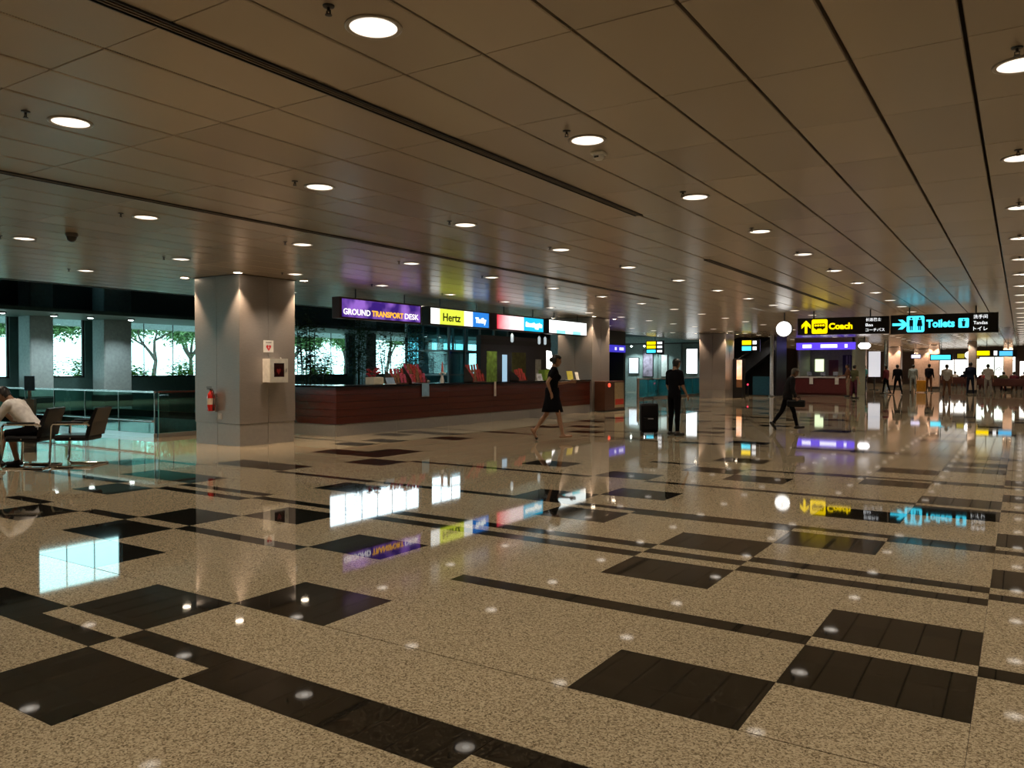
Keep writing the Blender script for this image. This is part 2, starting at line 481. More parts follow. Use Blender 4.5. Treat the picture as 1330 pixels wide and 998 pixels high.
# facade towards the road
def facade():
    lower = [(-7.5, 6.2), (8.2, 16.5), (17.6, 19.7), (21.1, 27.4), (28.4, 36.5), (37.6, 43.8), (45, 52.5), (53.5, 61), (62, 70)]
    upper = [(17.6, 21.4), (34.9, 43.8), (45.0, 48.8)]
    m = MB(); m.box(-36.3, -36, -8, 95, 0, 1.05)
    def fill(iv, z0, z1):
        ya = -8
        for a, b2 in iv + [(95, 95)]:
            if a > ya: m.box(-36.3, -36, ya, a, z0, z1)
            ya = b2
    fill(lower, 1.05, 3.9); m.box(-36.3, -36, -8, 95, 3.9, 6.5); fill(upper, 6.5, 9.2); m.box(-36.3, -36, -8, 95, 9.2, 9.9)
    w = m.build('wall_left', TEAL, kind='structure'); w['label'] = 'dark teal facade wall towards the road'
    n = 0
    for iv, z0, z1 in ((lower, 1.05, 3.9), (upper, 6.5, 9.2)):
        for a, b2 in iv:
            n += 1
            t = link('window_%d' % n, None, None, kind='structure', loc=(-36.15, a, z0))
            L, H = b2 - a, z1 - z0
            f = MB(); f.box(-.05, .05, 0, L, 0, .07); f.box(-.05, .05, 0, L, H-.07, H); f.box(-.05, .05, 0, .07, 0, H); f.box(-.05, .05, L-.07, L, 0, H)
            f.build('window_frame', DMETAL, t)
            k_ = max(1, round(L/1.45))
            for q in range(k_):
                p = MB(); p.box(-.006, .006, L*q/k_ + .01, L*(q+1)/k_ - .01, .02, H-.02); p.build('pane', GLASS_F if z0 < 2 or a < 20 else GLASS_U, t)
                if q:
                    mm = MB(); mm.box(-.025, .025, L*q/k_ - .012, L*q/k_ + .012, .05, H-.05); mm.build('mullion', DMETAL, t)
facade()
# big facade columns standing just inside the glass
for ya, yb, lab in ((16.6, 17.55, 'teal concrete column standing between the small end window and the tree window'), (19.75, 21.05, 'broad teal concrete column between the two bright garden windows'), (36.55, 37.5, 'dark concrete column seen behind the bamboo')):
    t = thing('facade_column', lab, 'column', (-35.0, (ya+yb)/2, 0))
    w = (yb-ya)/2
    m = MB(); m.bevbox(-.5, .5, -w, w, .25, 5.6, .04); m.build('shaft', TEALL, t)
    m = MB(); m.bevbox(-.53, .53, -w-.03, w+.03, 0, .25, .02); m.build('base', DMETAL, t)
# soffit with spotlights along the facade
mb = MB(); mb.box(-38.6, -36.3, -8, 60, 3.95, 4.1); mb.build('ceiling_soffit', TEALL, kind='structure')
mb = MB(); mb.box(-36, -31.5, 7.8, 76, 3.66, 3.81); mb.build('trim_3', mat('soffit_teal', (.10, .17, .165), .5), kind='structure')
for yy in (14.9, 16.85, 18.35, 20.15):
    t = thing('soffit_spotlight', 'small bright white spotlight in the soffit along the garden windows', 'spotlight', (-33.1, yy, 3.66), group='spotlights along the facade soffit')
    m = MB(); m.lathe([(.16, 0), (.16, -.05), (.12, -.06)], n=14); m.build('housing', DMETAL, t, True)
    m = MB(); m.lathe([(.115, -.061), (.09, -.075), (.01, -.08)], n=14); m.build('lamp', LAMPCOOL, t, True)
    sp_ = bpy.data.lights.new('soffit_light', 'SPOT'); sp_.energy = 220; sp_.spot_size = 2.2; sp_.spot_blend = .6; sp_.shadow_soft_size = .08; sp_.color = (.9, 1, .97)
    so_ = bpy.data.objects.new('lamp_light', sp_); COL.objects.link(so_); so_.parent = t; so_.location = (0, 0, -.12)
# end wall of the high hall, beyond the lift
mb = MB(); mb.box(-27.8, -15.6, 48, 48.3, 0, 9.6); mb.box(-27.8, -27.5, 48.3, 76, 0, 9.6); mb.box(-36, -27.5, 76, 76.3, 0, 9.6); mb.build('wall_hall_end', mat('hall_end_teal', (.20, .28, .28), .5), kind='structure')

# ================================================================== COLUMNS AND CEILING FITTINGS
CW, CX1, CX0, CY0, CSTEP = 1.36, -12.48, -13.84, 9.77, 14.66
def add_spot(parent, power, angle, blend, radius, col, z, name='lamp_light'):
    ld = bpy.data.lights.get('lamp_%d_%d' % (int(power*10), int(angle)))
    if ld is None:
        ld = bpy.data.lights.new('lamp_%d_%d' % (int(power*10), int(angle)), 'SPOT')
        ld.energy = power; ld.spot_size = math.radians(angle); ld.spot_blend = blend
        ld.shadow_soft_size = radius; ld.color = col
    o = bpy.data.objects.new(name, ld); COL.objects.link(o); o.parent = parent; o.location = (0, 0, z)
    return o

ring = MB(); ring.lathe([(.125, 0), (.15, 0), (.15, -.006), (.142, -.010), (.125, -.006), (.125, 0)], n=28, cap=False)
ringm = ring.mesh('trim_ring', mat('satin_ring', (.42, .38, .33), .3, .6), True)
lf = MB(); lf.lathe([(.126, .0), (.126, -.003), (.09, -.005), (.004, -.006)], n=28)
lampm = lf.mesh('lamp_face', LAMPFACE, True)
both = MB(); both.lathe([(.15, 0), (.15, -.007), (.126, -.009)], n=16, mi=0, cap=False); both.lathe([(.126, -.009), (.09, -.010), (.004, -.011)], n=16, mi=1)
bothm = both.mesh('downlight', [mat('satin_ring', (.42, .38, .33)), LAMPFACE])
bulb = MB(); bulb.lathe([(.045, 0), (.05, -.006), (.03, -.012), (.004, -.013)], n=14)
bulbm = bulb.mesh('lamp_bulb', glow('downlight_core', (1.0, .93, .82), 2.4), True)

GRIDX = (2.85, -.02, -2.875, -5.84, -8.76, -11.63, -14.5)
LY0, LDY = 3.105, 2.428
ROWS = {2.85: 'in the row beyond the toilets sign', -.02: 'in the row passing the free end of the toilets sign', -2.875: 'in the row that passes above the toilets sign',
        -5.84: 'in the row that passes above the coach sign', -8.76: 'in the row between the coach sign and the transport desk', -11.63: 'in the row along the front of the transport desk', -14.5: 'in the row behind the clad columns'}
OFFN = 0
for gx in GRIDX:
    for k in range(-2, 36):
        yy = LY0 + LDY*k
        if gx < -12 and (9.0 < yy < 12.0 or 23.6 < yy < 26.6 or 38.4 < yy < 41.2): continue
        near = yy < 21 and gx < 1
        pp = proj((gx, yy, CEIL)); off = pp is None or not (-25 < pp[0] < 1355 and pp[1] > -25)
        OFFN += off
        nm_ = 'ceiling_downlight_offscreen' if off else 'ceiling_downlight'
        lab = 'round warm white recessed downlight ' + ROWS[gx]
        grp = 'downlights ' + ROWS[gx]
        if near:
            t = thing(nm_, lab, 'ceiling light', (gx, yy, CEIL), group=grp)
            link('trim_ring', ringm, t); link('lamp_face', lampm, t); link('lamp_bulb', bulbm, t, loc=(.015, 0, -.004))
        else:
            t = link(nm_, bothm, None, lab, 'ceiling light', grp, None, (gx, yy, CEIL))
        add_spot(t, LAMP, 116, .55, .11, WARM, -.03, 'ceiling_lamp_%d_offscreen' % OFFN if off else 'lamp_light')

# pendent sprinklers, one beside each near downlight
cap = MB(); cap.lathe([(.030, 0), (.028, -.006), (.010, -.009)], n=14); capm = cap.mesh('escutcheon', DMETAL, True)
stem = MB(); stem.lathe([(.008, -.006), (.008, -.026)], n=8); stem.box(-.013, -.009, -.003, .003, -.043, -.022); stem.box(.009, .013, -.003, .003, -.043, -.022); stemm = stem.mesh('body', DMETAL)
defl = MB(); defl.lathe([(.016, -.042), (.018, -.046), (.004, -.047)], n=12); deflm = defl.mesh('deflector', DMETAL)
for gx in GRIDX[1:]:
    for k in range(-1, 7):
        yy = LY0 + LDY*k - .30
        if gx < -12 and 9 < yy < 12: continue
        t = thing('ceiling_sprinkler', 'small dark sprinkler ' + ROWS[gx], 'sprinkler', (gx - .02, yy, CEIL), group='sprinklers ' + ROWS[gx])
        link('escutcheon', capm, t); link('body', stemm, t); link('deflector', deflm, t)
# dome camera and smoke detector
t = thing('security_camera', 'small dark dome security camera on the ceiling', 'security camera', (-10.63, 5.65, CEIL))
m = MB(); m.lathe([(.075, 0), (.08, -.02), (.07, -.05)], n=18); m.build('housing', mat('camera_grey', (.10, .095, .09), .5), t, True)
m = MB(); m.lathe([(.066, -.05), (.055, -.09), (.03, -.115), (.003, -.122)], n=18); m.build('dome', BLACKP, t, True)
t = thing('smoke_detector', 'small beige box detector on the ceiling near a downlight', 'smoke detector', (-2.96, 5.90, CEIL))
m = MB(); m.bevbox(-.055, .055, -.055, .055, -.02, 0, .008); m.build('base', WHITEP, t)
m = MB(); m.lathe([(.045, -.02), (.045, -.045), (.03, -.06), (.004, -.062)], n=16); m.build('sensor', WHITEP, t, True)
m = MB(); m.box(-.02, .02, -.047, -.043, -.05, -.035); m.build('vent', BLACKP, t)

def column(y0, x0, x1, label, lamp_label, wide=CW):
    y1 = y0 + wide
    t = thing('clad_column', label, 'column', ((x0+x1)/2, (y0+y1)/2, 0))
    hx, hy = (x1-x0)/2, (y1-y0)/2
    m = MB(); m.box(-hx+.03, hx-.03, -hy+.03, hy-.03, 0, CEIL); m.build('core', DMETAL, t)
    g = .004
    for s in (-1, 1):
        for h in (0, 1):
            a, b2 = (-hx, -g) if h == 0 else (g, hx)
            ys = (-hy, -hy+.035) if s < 0 else (hy-.035, hy)
            m = MB(); m.box(a, b2, *ys, .425, CEIL-.012); m.build('cladding_panel', CLAD, t)
            i = .012; ys = (-hy+i, -hy+.035) if s < 0 else (hy-.035, hy-i)
            m = MB(); m.box(max(a, -hx+i), min(b2, hx-i), *ys, 0, .42); m.build('plinth_panel', CLADP, t)
            a, b2 = (-hy+.036, -g) if h == 0 else (g, hy-.036)
            xs = (-hx, -hx+.035) if s < 0 else (hx-.035, hx)
            m = MB(); m.box(*xs, a, b2, .425, CEIL-.012); m.build('cladding_panel', CLAD, t)
            xs = (-hx+i, -hx+.035) if s < 0 else (hx-.035, hx-i)
            m = MB(); m.box(*xs, a, b2, 0, .42); m.build('plinth_panel', CLADP, t)
    m = MB(); m.box(-hx-.02, hx+.02, -hy-.02, hy+.02, CEIL-.012, CEIL); m.build('ceiling_collar', mat('collar_brown', (.05, .035, .025), .5), t)
    for sx in (-1, 1):
        for sy in (-1, 1):
            if sx < 0 < sy: continue
            l = thing('column_downlight', lamp_label, 'ceiling light', ((x0+x1)/2 + sx*(hx+.13), (y0+y1)/2 + sy*(hy+.13), CEIL), group=lamp_label)
            m = MB(); m.lathe([(.075, 0), (.10, 0), (.10, -.006), (.09, -.010), (.075, -.006), (.075, 0)], n=20, cap=False); m.build('trim_ring', mat('satin_ring', (.42, .38, .33)), l, True)
            m = MB(); m.lathe([(.076, 0), (.076, -.004), (.05, -.006), (.003, -.007)], n=20); m.build('lamp_face', LAMPHOT, l, True)
            add_spot(l, COLUMN_LAMP, 78, .6, .05, (1.0, .70, .46), -.02)
    return t
column(CY0, CX0, CX1, 'broad grey metal-clad column carrying the fire extinguisher and white defibrillator cabinet', 'bright downlight at a corner of the column with the fire extinguisher')
column(CY0 + CSTEP, CX0, CX1, 'pinkish metal-clad column at the far end of the transport desk', 'bright downlight at a corner of the column ending the transport desk')
column(CY0 + 2*CSTEP, CX0, CX1, 'metal-clad column with the tall lit totem at its side', 'bright downlight at a corner of the column with the lit totem')

# ------------------------------------------------ things mounted on the first column
XF = CX1            # the face looking along +X
t = thing('defibrillator_cabinet', 'white wall cabinet with a dark window holding a defibrillator', 'cabinet', (XF, 10.53, 1.22))
m = MB(); m.box(0, .20, -.22, .22, 0, .46); m.build('body', WHITEP, t)
d = MB(); d.box(.20, .222, -.225, .225, -.005, .105); d.box(.20, .222, -.225, .225, .375, .465); d.box(.20, .222, -.225, -.125, .105, .375); d.box(.20, .222, .135, .225, .105, .375)
door = d.build('door', mat('cabinet_door', (.70, .68, .62), .4), t)
m = MB(); m.box(.206, .212, -.125, .135, .105, .375); m.build('window', mat('dark_window', (.03, .008, .008), .08), door)
m = MB(); m.prism([(.0, .15), (.045, .21), (.05, .25), (.025, .27), (0, .25), (-.025, .27), (-.05, .25), (-.045, .21)], .2121, .2135); m.build('emblem', mat('dull_red', (.20, .012, .012), .5), door)
m = MB(); m.box(.222, .236, .17, .185, .2, .27); m.build('latch', STEEL, door)
m = MB(); m.lathe([(.018, .46), (.018, .485), (.004, .49)], (.1, .14, 0), n=10); m.build('alarm_button', mat('alarm_white', (.8, .75, .7), .4), t, True)
t = thing('defibrillator_sign', 'small white sign with a red heart above the white cabinet', 'sign', (XF, 10.455, 1.81))
m = MB(); m.box(0, .008, -.12, .12, 0, .235); m.build('plate', WHITEP, t)
def heart(s): return [(0, -s), (s*.55, -s*.35), (s*.9, .15*s), (s*.85, .5*s), (s*.5, .72*s), (s*.15, .6*s), (0, .35*s), (-s*.15, .6*s), (-s*.5, .72*s), (-s*.85, .5*s), (-s*.9, .15*s), (-s*.55, -s*.35)]
m = MB(); m.prism([(a, b2 + .095) for a, b2 in heart(.068)], .0081, .0095); m.build('heart', mat('sign_red', (.55, .02, .02), .5), t)
m = MB(); m.prism([(.012, .135), (-.018, .095), (.002, .095), (-.008, .06), (.02, .10), (0, .10)], .0096, .0105); m.build('bolt', WHITEP, t)
m = MB(); m.box(.0081, .009, -.07, .07, .185, .2); m.build('caption_bar', mat('caption_grey', (.12, .10, .10), .6), t)

def lathe_at(m, prof, c, n=16, mi=0): return m.lathe(prof, c, n, mi)
t = thing('fire_extinguisher', 'red fire extinguisher hanging on the grey column', 'fire extinguisher', (-13.21, CY0 - .10, .66))
m = MB(); m.lathe([(.05, 0), (.068, .012), (.07, .03), (.07, .30), (.055, .345), (.028, .375), (.024, .40)], n=20); m.build('cylinder', mat('extinguisher_red', (.45, .015, .012), .22, coat=.4), t, True)
m = MB(); m.lathe([(.0712, .13), (.0712, .25)], n=20, cap=False); m.build('label', mat('extinguisher_label', (.62, .52, .44), .5), t, True)
m = MB(); m.lathe([(.022, .395), (.026, .41), (.026, .43), (.014, .44)], n=12); m.box(-.012, .012, -.085, .02, .43, .445); m.box(-.012, .012, -.095, .01, .462, .474); m.build('valve', BLACKP, t)
m = MB(); m.tube([(.02, .0, .42), (.06, -.01, .43), (.10, -.015, .38), (.105, -.012, .25), (.10, -.01, .14), (.09, -.01, .08)], .011, 8); m.build('hose', BLACKP, t, True)
m = MB(); m.tube([(.09, -.01, .09), (.088, -.012, .02)], [.012, .02], 10); m.build('nozzle', BLACKP, t, True)
m = MB(); m.box(-.03, .03, .06, .10, -.01, .34); m.box(-.085, .085, .05, .08, .09, .105); m.box(-.085, .085, .05, .08, .255, .27); m.build('bracket', STEEL, t)
t = thing('wall_socket', 'small grey socket box low on the column below the extinguisher', 'socket', (-13.06, CY0, .50))
m = MB(); m.box(-.045, .045, -.02, 0, 0, .12); m.build('box', mat('socket_grey', (.42, .42, .42), .5), t)
m = MB(); m.box(-.03, .03, -.026, -.02, .03, .09); m.build('cover', mat('socket_cover', (.5, .5, .5), .4), t)

# ================================================================== LETTERING
def text_mesh(txt, size, depth=.003, bold=0.0):
    cu = bpy.data.curves.new('txt', 'FONT'); cu.body = txt; cu.size = size; cu.extrude = depth; cu.offset = bold
    cu.align_x = 'LEFT'; cu.resolution_u = 3
    o = bpy.data.objects.new('txt', cu); COL.objects.link(o)
    dg = bpy.context.evaluated_depsgraph_get(); dg.update()
    me = bpy.data.meshes.new_from_object(o.evaluated_get(dg))
    bpy.data.objects.remove(o); bpy.data.curves.remove(cu)
    return me
def text(name, txt, size, mtl, parent, origin, facing, width=None, height=None, bold=0.0, center=False):
    """flat lettering fixed to a sign face; facing '+X' or '-Y'"""
    me = text_mesh(txt, size, .003, bold)
    xs = [v.co.x for v in me.vertices]; ys = [v.co.y for v in me.vertices]
    if not xs: return None
    sx = (width/(max(xs)-min(xs))) if width else 1.0
    sy = (height/(max(ys)-min(ys))) if height else 1.0
    x0 = (min(xs)+max(xs))/2 if center else min(xs); y0 = min(ys)
    for v in me.vertices:
        a, b2, c = (v.co.x-x0)*sx, (v.co.y-y0)*sy, v.co.z
        v.co = (c, a, b2) if facing == '+X' else (a, -c, b2)
    me.materials.clear(); me.materials.append(mtl); me.name = name
    return link(name, me, parent, loc=origin)

# ------------------------------------------------ hanging sign boxes above the desk
SX = -12.55
def sign_box(name, label, y0, y1, z0, z1, frame):
    t = thing(name, label, 'sign', (SX, y0, z0)); L, H = y1-y0, z1-z0
    m = MB(); m.box(-.22, -.01, 0, L, 0, H); m.build('housing', frame, t)
    e = .035
    f = MB(); f.box(-.012, .012, 0, L, 0, e); f.box(-.012, .012, 0, L, H-e, H); f.box(-.012, .012, 0, e*2, e, H-e); f.box(-.012, .012, L-e, L, e, H-e)
    f.build('frame', frame, t)
    for q in (.22, .82):
        m = MB(); m.lathe([(.014, H), (.014, CEIL - z0)], (-.11, L*q, 0), n=8); m.build('hanger_rod', DMETAL, t)
    return t, L, H
FR_DARK = mat('sign_frame_dark', (.02, .014, .016), .35)
FR_RED = mat('sign_frame_red', (.10, .012, .014), .35)
t, L, H = sign_box('transport_desk_sign', 'purple backlit hanging sign reading GROUND TRANSPORT DESK', 12.45, 15.25, 2.60, 3.07, mat('sign_frame_brown', (.05, .012, .012), .4))
PUR = glow('purple_print', (.035, .010, .17), 1.15, (.30, .13, .58), 2.2)
m = MB(); m.box(-.008, .004, .07, L-.035, .035, H-.035); m.build('backlit_face', PUR, t)
SGW = glow('sign_white', (1.0, .96, .92), 1.3); SGO = glow('sign_orange', (1.0, .48, .02), 1.3)
text('lettering', 'GROUND', .2, SGW, t, (.006, .12, .09), '+X', width=.86, height=.135, bold=.004)
text('lettering', 'TRANSPORT', .2, SGO, t, (.006, 1.03, .09), '+X', width=1.10, height=.135, bold=.006)
text('lettering', 'DESK', .2, SGW, t, (.006, 2.18, .09), '+X', width=.52, height=.135, bold=.003)
t, L, H = sign_box('car_hire_sign', 'hanging sign with a yellow Hertz panel and a blue panel', 15.55, 18.25, 2.60, 3.07, FR_DARK)
SWH = glow('sign_bright_white', (.95, 1.0, .97), 1.5); SYE = glow('sign_lime', (.70, .80, .06), 1.25); SBL = glow('sign_blue', (.02, .20, .66), 1.25)
m = MB(); m.box(-.008, .003, .07, 1.90, .035, H-.035); m.build('white_panel', SWH, t)
m = MB(); m.box(.003, .006, .45, 1.50, .036, H-.036); m.build('lime_panel', SYE, t)
m = MB(); m.box(-.008, .004, 1.90, L-.035, .035, H-.035); m.build('blue_panel', SBL, t)
text('lettering', 'Hertz', .3, mat('sign_ink', (.03, .03, .01), .6), t, (.008, .58, .12), '+X', width=.76, height=.21, bold=.006)
text('lettering', 'Thrifty', .2, SWH, t, (.006, 2.02, .10), '+X', width=.52, height=.20, bold=.012)
t, L, H = sign_box('red_blue_sign', 'hanging sign fading from red to white beside a cyan panel', 18.55, 21.25, 2.60, 3.07, FR_RED)
def red_fade():
    m, nt, b = new_mat('red_fade_print')
    tc = nt.nodes.new('ShaderNodeTexCoord'); sp = nt.nodes.new('ShaderNodeSeparateXYZ'); nt.links.new(tc.outputs['Object'], sp.inputs[0])
    nz = nt.nodes.new('ShaderNodeTexNoise'); nz.inputs['Scale'].default_value = 3; nt.links.new(tc.outputs['Object'], nz.inputs['Vector'])
    ad = nt.nodes.new('ShaderNodeMath'); ad.operation = 'MULTIPLY_ADD'; ad.inputs[1].default_value = .25; nt.links.new(nz.outputs['Fac'], ad.inputs[0]); nt.links.new(sp.outputs['Y'], ad.inputs[2])
    cr = nt.nodes.new('ShaderNodeValToRGB'); cr.color_ramp.elements[0].position = .22; cr.color_ramp.elements[0].color = (.85, .03, .07, 1)
    cr.color_ramp.elements[1].position = .95; cr.color_ramp.elements[1].color = (1, .82, .84, 1)
    nt.links.new(ad.outputs[0], cr.inputs[0]); nt.links.new(cr.outputs[0], b.inputs['Emission Color']); b.inputs['Emission Strength'].default_value = 1.3
    b.inputs['Base Color'].default_value = (.4, .1, .1, 1)
    return m
m = MB(); m.box(-.008, .004, .05, 1.52, .035, H-.035); m.build('red_panel', red_fade(), t)
m = MB(); m.box(-.008, .004, 1.52, L-.035, .035, H-.035); m.build('cyan_panel', glow('sign_cyan', (.01, .50, .78), 1.3), t)
lm = MB()
for q in range(9):   # unreadable white script: a band of linked strokes
    a = 1.62 + q*.108; hh = (.16, .13, .12, .13, .15, .12, .13, .15, .12)[q]; dn = (.0, .0, .0, .0, .0, .055, .06, .0, .0)[q]
    lm.prism([(a, .16-dn), (a+.10, .155-dn), (a+.115, .16+hh*.7), (a+.06, .16+hh), (a+.005, .16+hh*.85)], .0045, .007)
lm.build('lettering', SWH, t)
t, L, H = sign_box('white_desk_sign', 'bright white hanging sign with pale cyan band along its foot', 21.50, 24.15, 2.60, 3.08, FR_DARK)
m = MB(); m.box(-.008, .004, .05, L-.03, .14, H-.035); m.build('white_panel', glow('sign_glare_white', (.92, 1.0, .97), 2.0), t)
for a, b2, mm in ((.05, .55, SWH), (.55, 1.15, glow('sign_pale_cyan', (.30, .85, .90), 1.3)), (1.15, 1.65, SWH), (1.65, 2.2, glow('sign_pale_cyan', (.3, .85, .9), 1.3)), (2.2, L-.03, SWH)):
    m = MB(); m.box(-.008, .004, a, b2, .035, .135); m.build('band_panel', mm, t)

# ------------------------------------------------ coach and toilets sign, and the clock
SY = 25.7
BLK = mat('sign_black', (.006, .006, .007), .3)
def way_sign(name, label, x0, x1, z0, z1, sy=SY):
    t = thing(name, label, 'sign', (x0, sy, z0)); W, H = x1-x0, z1-z0
    m = MB(); m.bevbox(0, W, 0, .16, 0, H, .012); m.build('housing', BLK, t)
    for q in (.18, .8):
        m = MB(); m.lathe([(.02, H), (.02, CEIL-z0)], (W*q, .08, 0), n=8); m.build('hanger_rod', DMETAL, t)
    return t, W, H
YEL = glow('sign_yellow', (1.0, .70, .0), 1.6); CYA = glow('sign_cyan_light', (.06, .70, .95), 1.7); SW2 = glow('sign_white_text', (.95, .98, 1.0), 1.4)
def arrow(parent, mtl, cx, cz, s, right):
    P = [(-.09, -.5), (.09, -.5), (.09, .12), (.34, -.14), (.34, .14), (0, .5), (-.34, .14), (-.34, -.14), (-.09, .12)]
    if right: P = [(b2, -a) for a, b2 in P]
    m = MB(); m.prism([(cx + a*s, cz + b2*s) for a, b2 in P], -.006, .002, 'XZ'); m.build('arrow', mtl, parent)
def rsq(cx, cz, w, h, r=.03):
    return [(cx-w/2+r, cz-h/2), (cx+w/2-r, cz-h/2), (cx+w/2, cz-h/2+r), (cx+w/2, cz+h/2-r), (cx+w/2-r, cz+h/2), (cx-w/2+r, cz+h/2), (cx-w/2, cz+h/2-r), (cx-w/2, cz-h/2+r)]
t, W, H = way_sign('coach_sign', 'black hanging sign with yellow arrow, bus symbol and the word Coach', -5.92, -3.30, 2.56, 3.08)
arrow(t, YEL, .26, .25, .40, False)
m = MB(); m.prism(rsq(.66, .255, .46, .44), -.006, .002, 'XZ'); pic = m.build('pictogram', YEL, t)
PIN = mat('pictogram_ink', (.05, .035, .0), .6)
m = MB(); m.prism(rsq(.66, .27, .34, .16, .02), -.009, -.006, 'XZ'); m.build('bus', PIN, pic)
for q in range(4):
    m = MB(); m.prism(rsq(.545 + q*.077, .29, .06, .06, .008), -.011, -.009, 'XZ'); m.build('bus_window', YEL, pic)
for q in (.57, .75):
    m = MB(); m.lathe([(.032, -.011), (.032, -.006)], (q, 0, .185), n=12, axis='Y'); m.build('bus_wheel', PIN, pic)
text('lettering', 'Coach', .25, YEL, t, (.93, -.004, .155), '-Y', width=.68, height=.20, bold=.010)
text('lettering', '长途巴士', .12, SW2, t, (1.98, -.004, .375), '-Y', width=.42, height=.10)
text('lettering', 'Bas', .12, SW2, t, (1.98, -.004, .225), '-Y', width=.20, height=.085)
text('lettering', 'コーチバス', .12, SW2, t, (1.98, -.004, .07), '-Y', width=.52, height=.095)
t, W, H = way_sign('toilets_sign', 'black hanging sign with cyan arrow, restroom symbol and the word Toilets', -3.26, -.54, 2.53, 3.09)
arrow(t, CYA, .26, .28, .42, True)
m = MB(); m.prism(rsq(.66, .285, .46, .47), -.006, .002, 'XZ'); pic = m.build('pictogram', CYA, t)
PIB = mat('pictogram_blue', (.0, .06, .12), .6)
for cx, sk in ((.55, False), (.77, True)):
    m = MB(); m.lathe([(.030, -.010), (.030, -.006)], (cx, 0, .45), n=12, axis='Y')
    m.prism([(cx-.05, .41), (cx+.05, .41), (cx+(.075 if sk else .05), .22), (cx-(.075 if sk else .05), .22)], -.010, -.006, 'XZ')
    m.prism([(cx-.04, .22), (cx-.008, .22), (cx-.008, .10), (cx-.04, .10)], -.010, -.006, 'XZ'); m.prism([(cx+.008, .22), (cx+.04, .22), (cx+.04, .10), (cx+.008, .10)], -.010, -.006, 'XZ')
    m.build('figure', PIB, pic)
m = MB(); m.box(.655, .667, -.010, -.006, .09, .48); m.build('divider', PIB, pic)
text('lettering', 'Toilets', .25, CYA, t, (.94, -.004, .17), '-Y', width=.72, height=.23, bold=.010)
m = MB(); m.prism(rsq(1.88, .285, .26, .27, .02), -.006, .002, 'XZ'); pic = m.build('pictogram', CYA, t)
m = MB(); m.lathe([(.025, -.010), (.025, -.006)], (1.88, 0, .37), n=10, axis='Y'); m.prism([(1.83, .34), (1.93, .34), (1.91, .18), (1.85, .18)], -.010, -.006, 'XZ'); m.build('figure', PIB, pic)
text('lettering', '洗手间', .14, SW2, t, (2.12, -.004, .395), '-Y', width=.34, height=.11)
text('lettering', 'Tandas', .12, SW2, t, (2.12, -.004, .235), '-Y', width=.34, height=.09)
text('lettering', 'トイレ', .14, SW2, t, (2.12, -.004, .06), '-Y', width=.34, height=.11)
t = thing('hanging_clock', 'round white lit clock hanging from the ceiling beside the coach sign', 'clock', (-6.34, SY, 2.77))
m = MB(); m.lathe([(.25, .02), (.25, .14), (.23, .16)], n=32, axis='Y'); m.build('case', DMETAL, t, True)
m = MB(); m.lathe([(.235, .018), (.235, .0), (.004, -.002)], n=32, axis='Y'); face = m.build('face', glow('clock_face', (1, .99, .95), 2.6), t)
m = MB(); m.box(-.008, .008, -.006, -.003, 0, .13); m.build('hour_hand', mat('clock_hand', (.35, .35, .35), .5), face)
m = MB(); m.box(-.006, .17, -.007, -.004, -.006, .006); m.build('minute_hand', mat('clock_hand', (.35, .35, .35), .5), face)
m = MB(); m.lathe([(.018, .24), (.018, CEIL-2.77)], (0, .08, 0), n=8); m.build('hanger_rod', DMETAL, t)

# ================================================================== TRANSPORT DESK
DY0, DY1, DX = 12.32, 24.36, -12.52
t = thing('transport_counter', 'long dark mahogany service counter with grey steel plinth below the hanging signs', 'counter', (DX, DY0, 0))
L = DY1 - DY0
m = MB(); m.box(-.74, -.03, .03, L, .10, 1.06); m.box(-2.6, -.74, .03, .72, .10, 1.06); m.build('carcass', DMETAL, t)
for q in range(6):
    m = MB(); m.box(-.03, -.010, L*q/6+.012 if q == 0 else L*q/6+.002, L*(q+1)/6-.002, 0, .265); m.build('plinth_panel', CLADP, t)
for q in range(2):
    m = MB(); m.box(-2.55+q*1.255, -2.55+(q+1)*1.255-.004, .010, .03, 0, .265); m.build('plinth_panel', CLADP, t)
nb = 5; bh = (1.075-.265)/nb
for r_ in range(nb):
    z0 = .265 + bh*r_
    for q in range(6):
        m = MB(); m.box(-.03, 0, L*q/6+.0015, L*(q+1)/6-.0015, z0+.004, z0+bh-.004); m.build('board', WOOD, t)
    for q in range(2):
        m = MB(); m.box(-2.6+q*1.285, -2.6+(q+1)*1.285-.003, 0, .03, z0+.004, z0+bh-.004); m.build('board', WOOD, t)
m = MB(); m.box(-.78, .03, -.03, L+.02, 1.075, 1.115); m.box(-2.6, -.78, -.03, .75, 1.075, 1.115)
m.build('counter_worktop', BLACKTOP, None, label='glossy black stone worktop along the mahogany counter', category='worktop').location = (DX, DY0, 0)
CT = 1.115

def onc(y, x=-12.90): return (x, y, CT)
def plant_leaves(m, pts, n, size, spread, rnd, mi=0, droop=.5):
    for _ in range(n):
        p = Vector(rnd.choice(pts)) + Vector((rnd.gauss(0, spread), rnd.gauss(0, spread), rnd.gauss(0, spread*.8)))
        a = rnd.uniform(0, 2*math.pi); d = Vector((math.cos(a), math.sin(a), rnd.uniform(-droop, .35))).normalized()
        s = d.cross(Vector((0, 0, 1))).normalized()*size*rnd.uniform(.14, .22); l = d*size*rnd.uniform(.7, 1.3)
        up = Vector((0, 0, size*.12))
        m.add([p, p + l*.5 + s + up, p + l, p + l*.5 - s + up], [(0, 1, 2), (0, 2, 3)], mi)
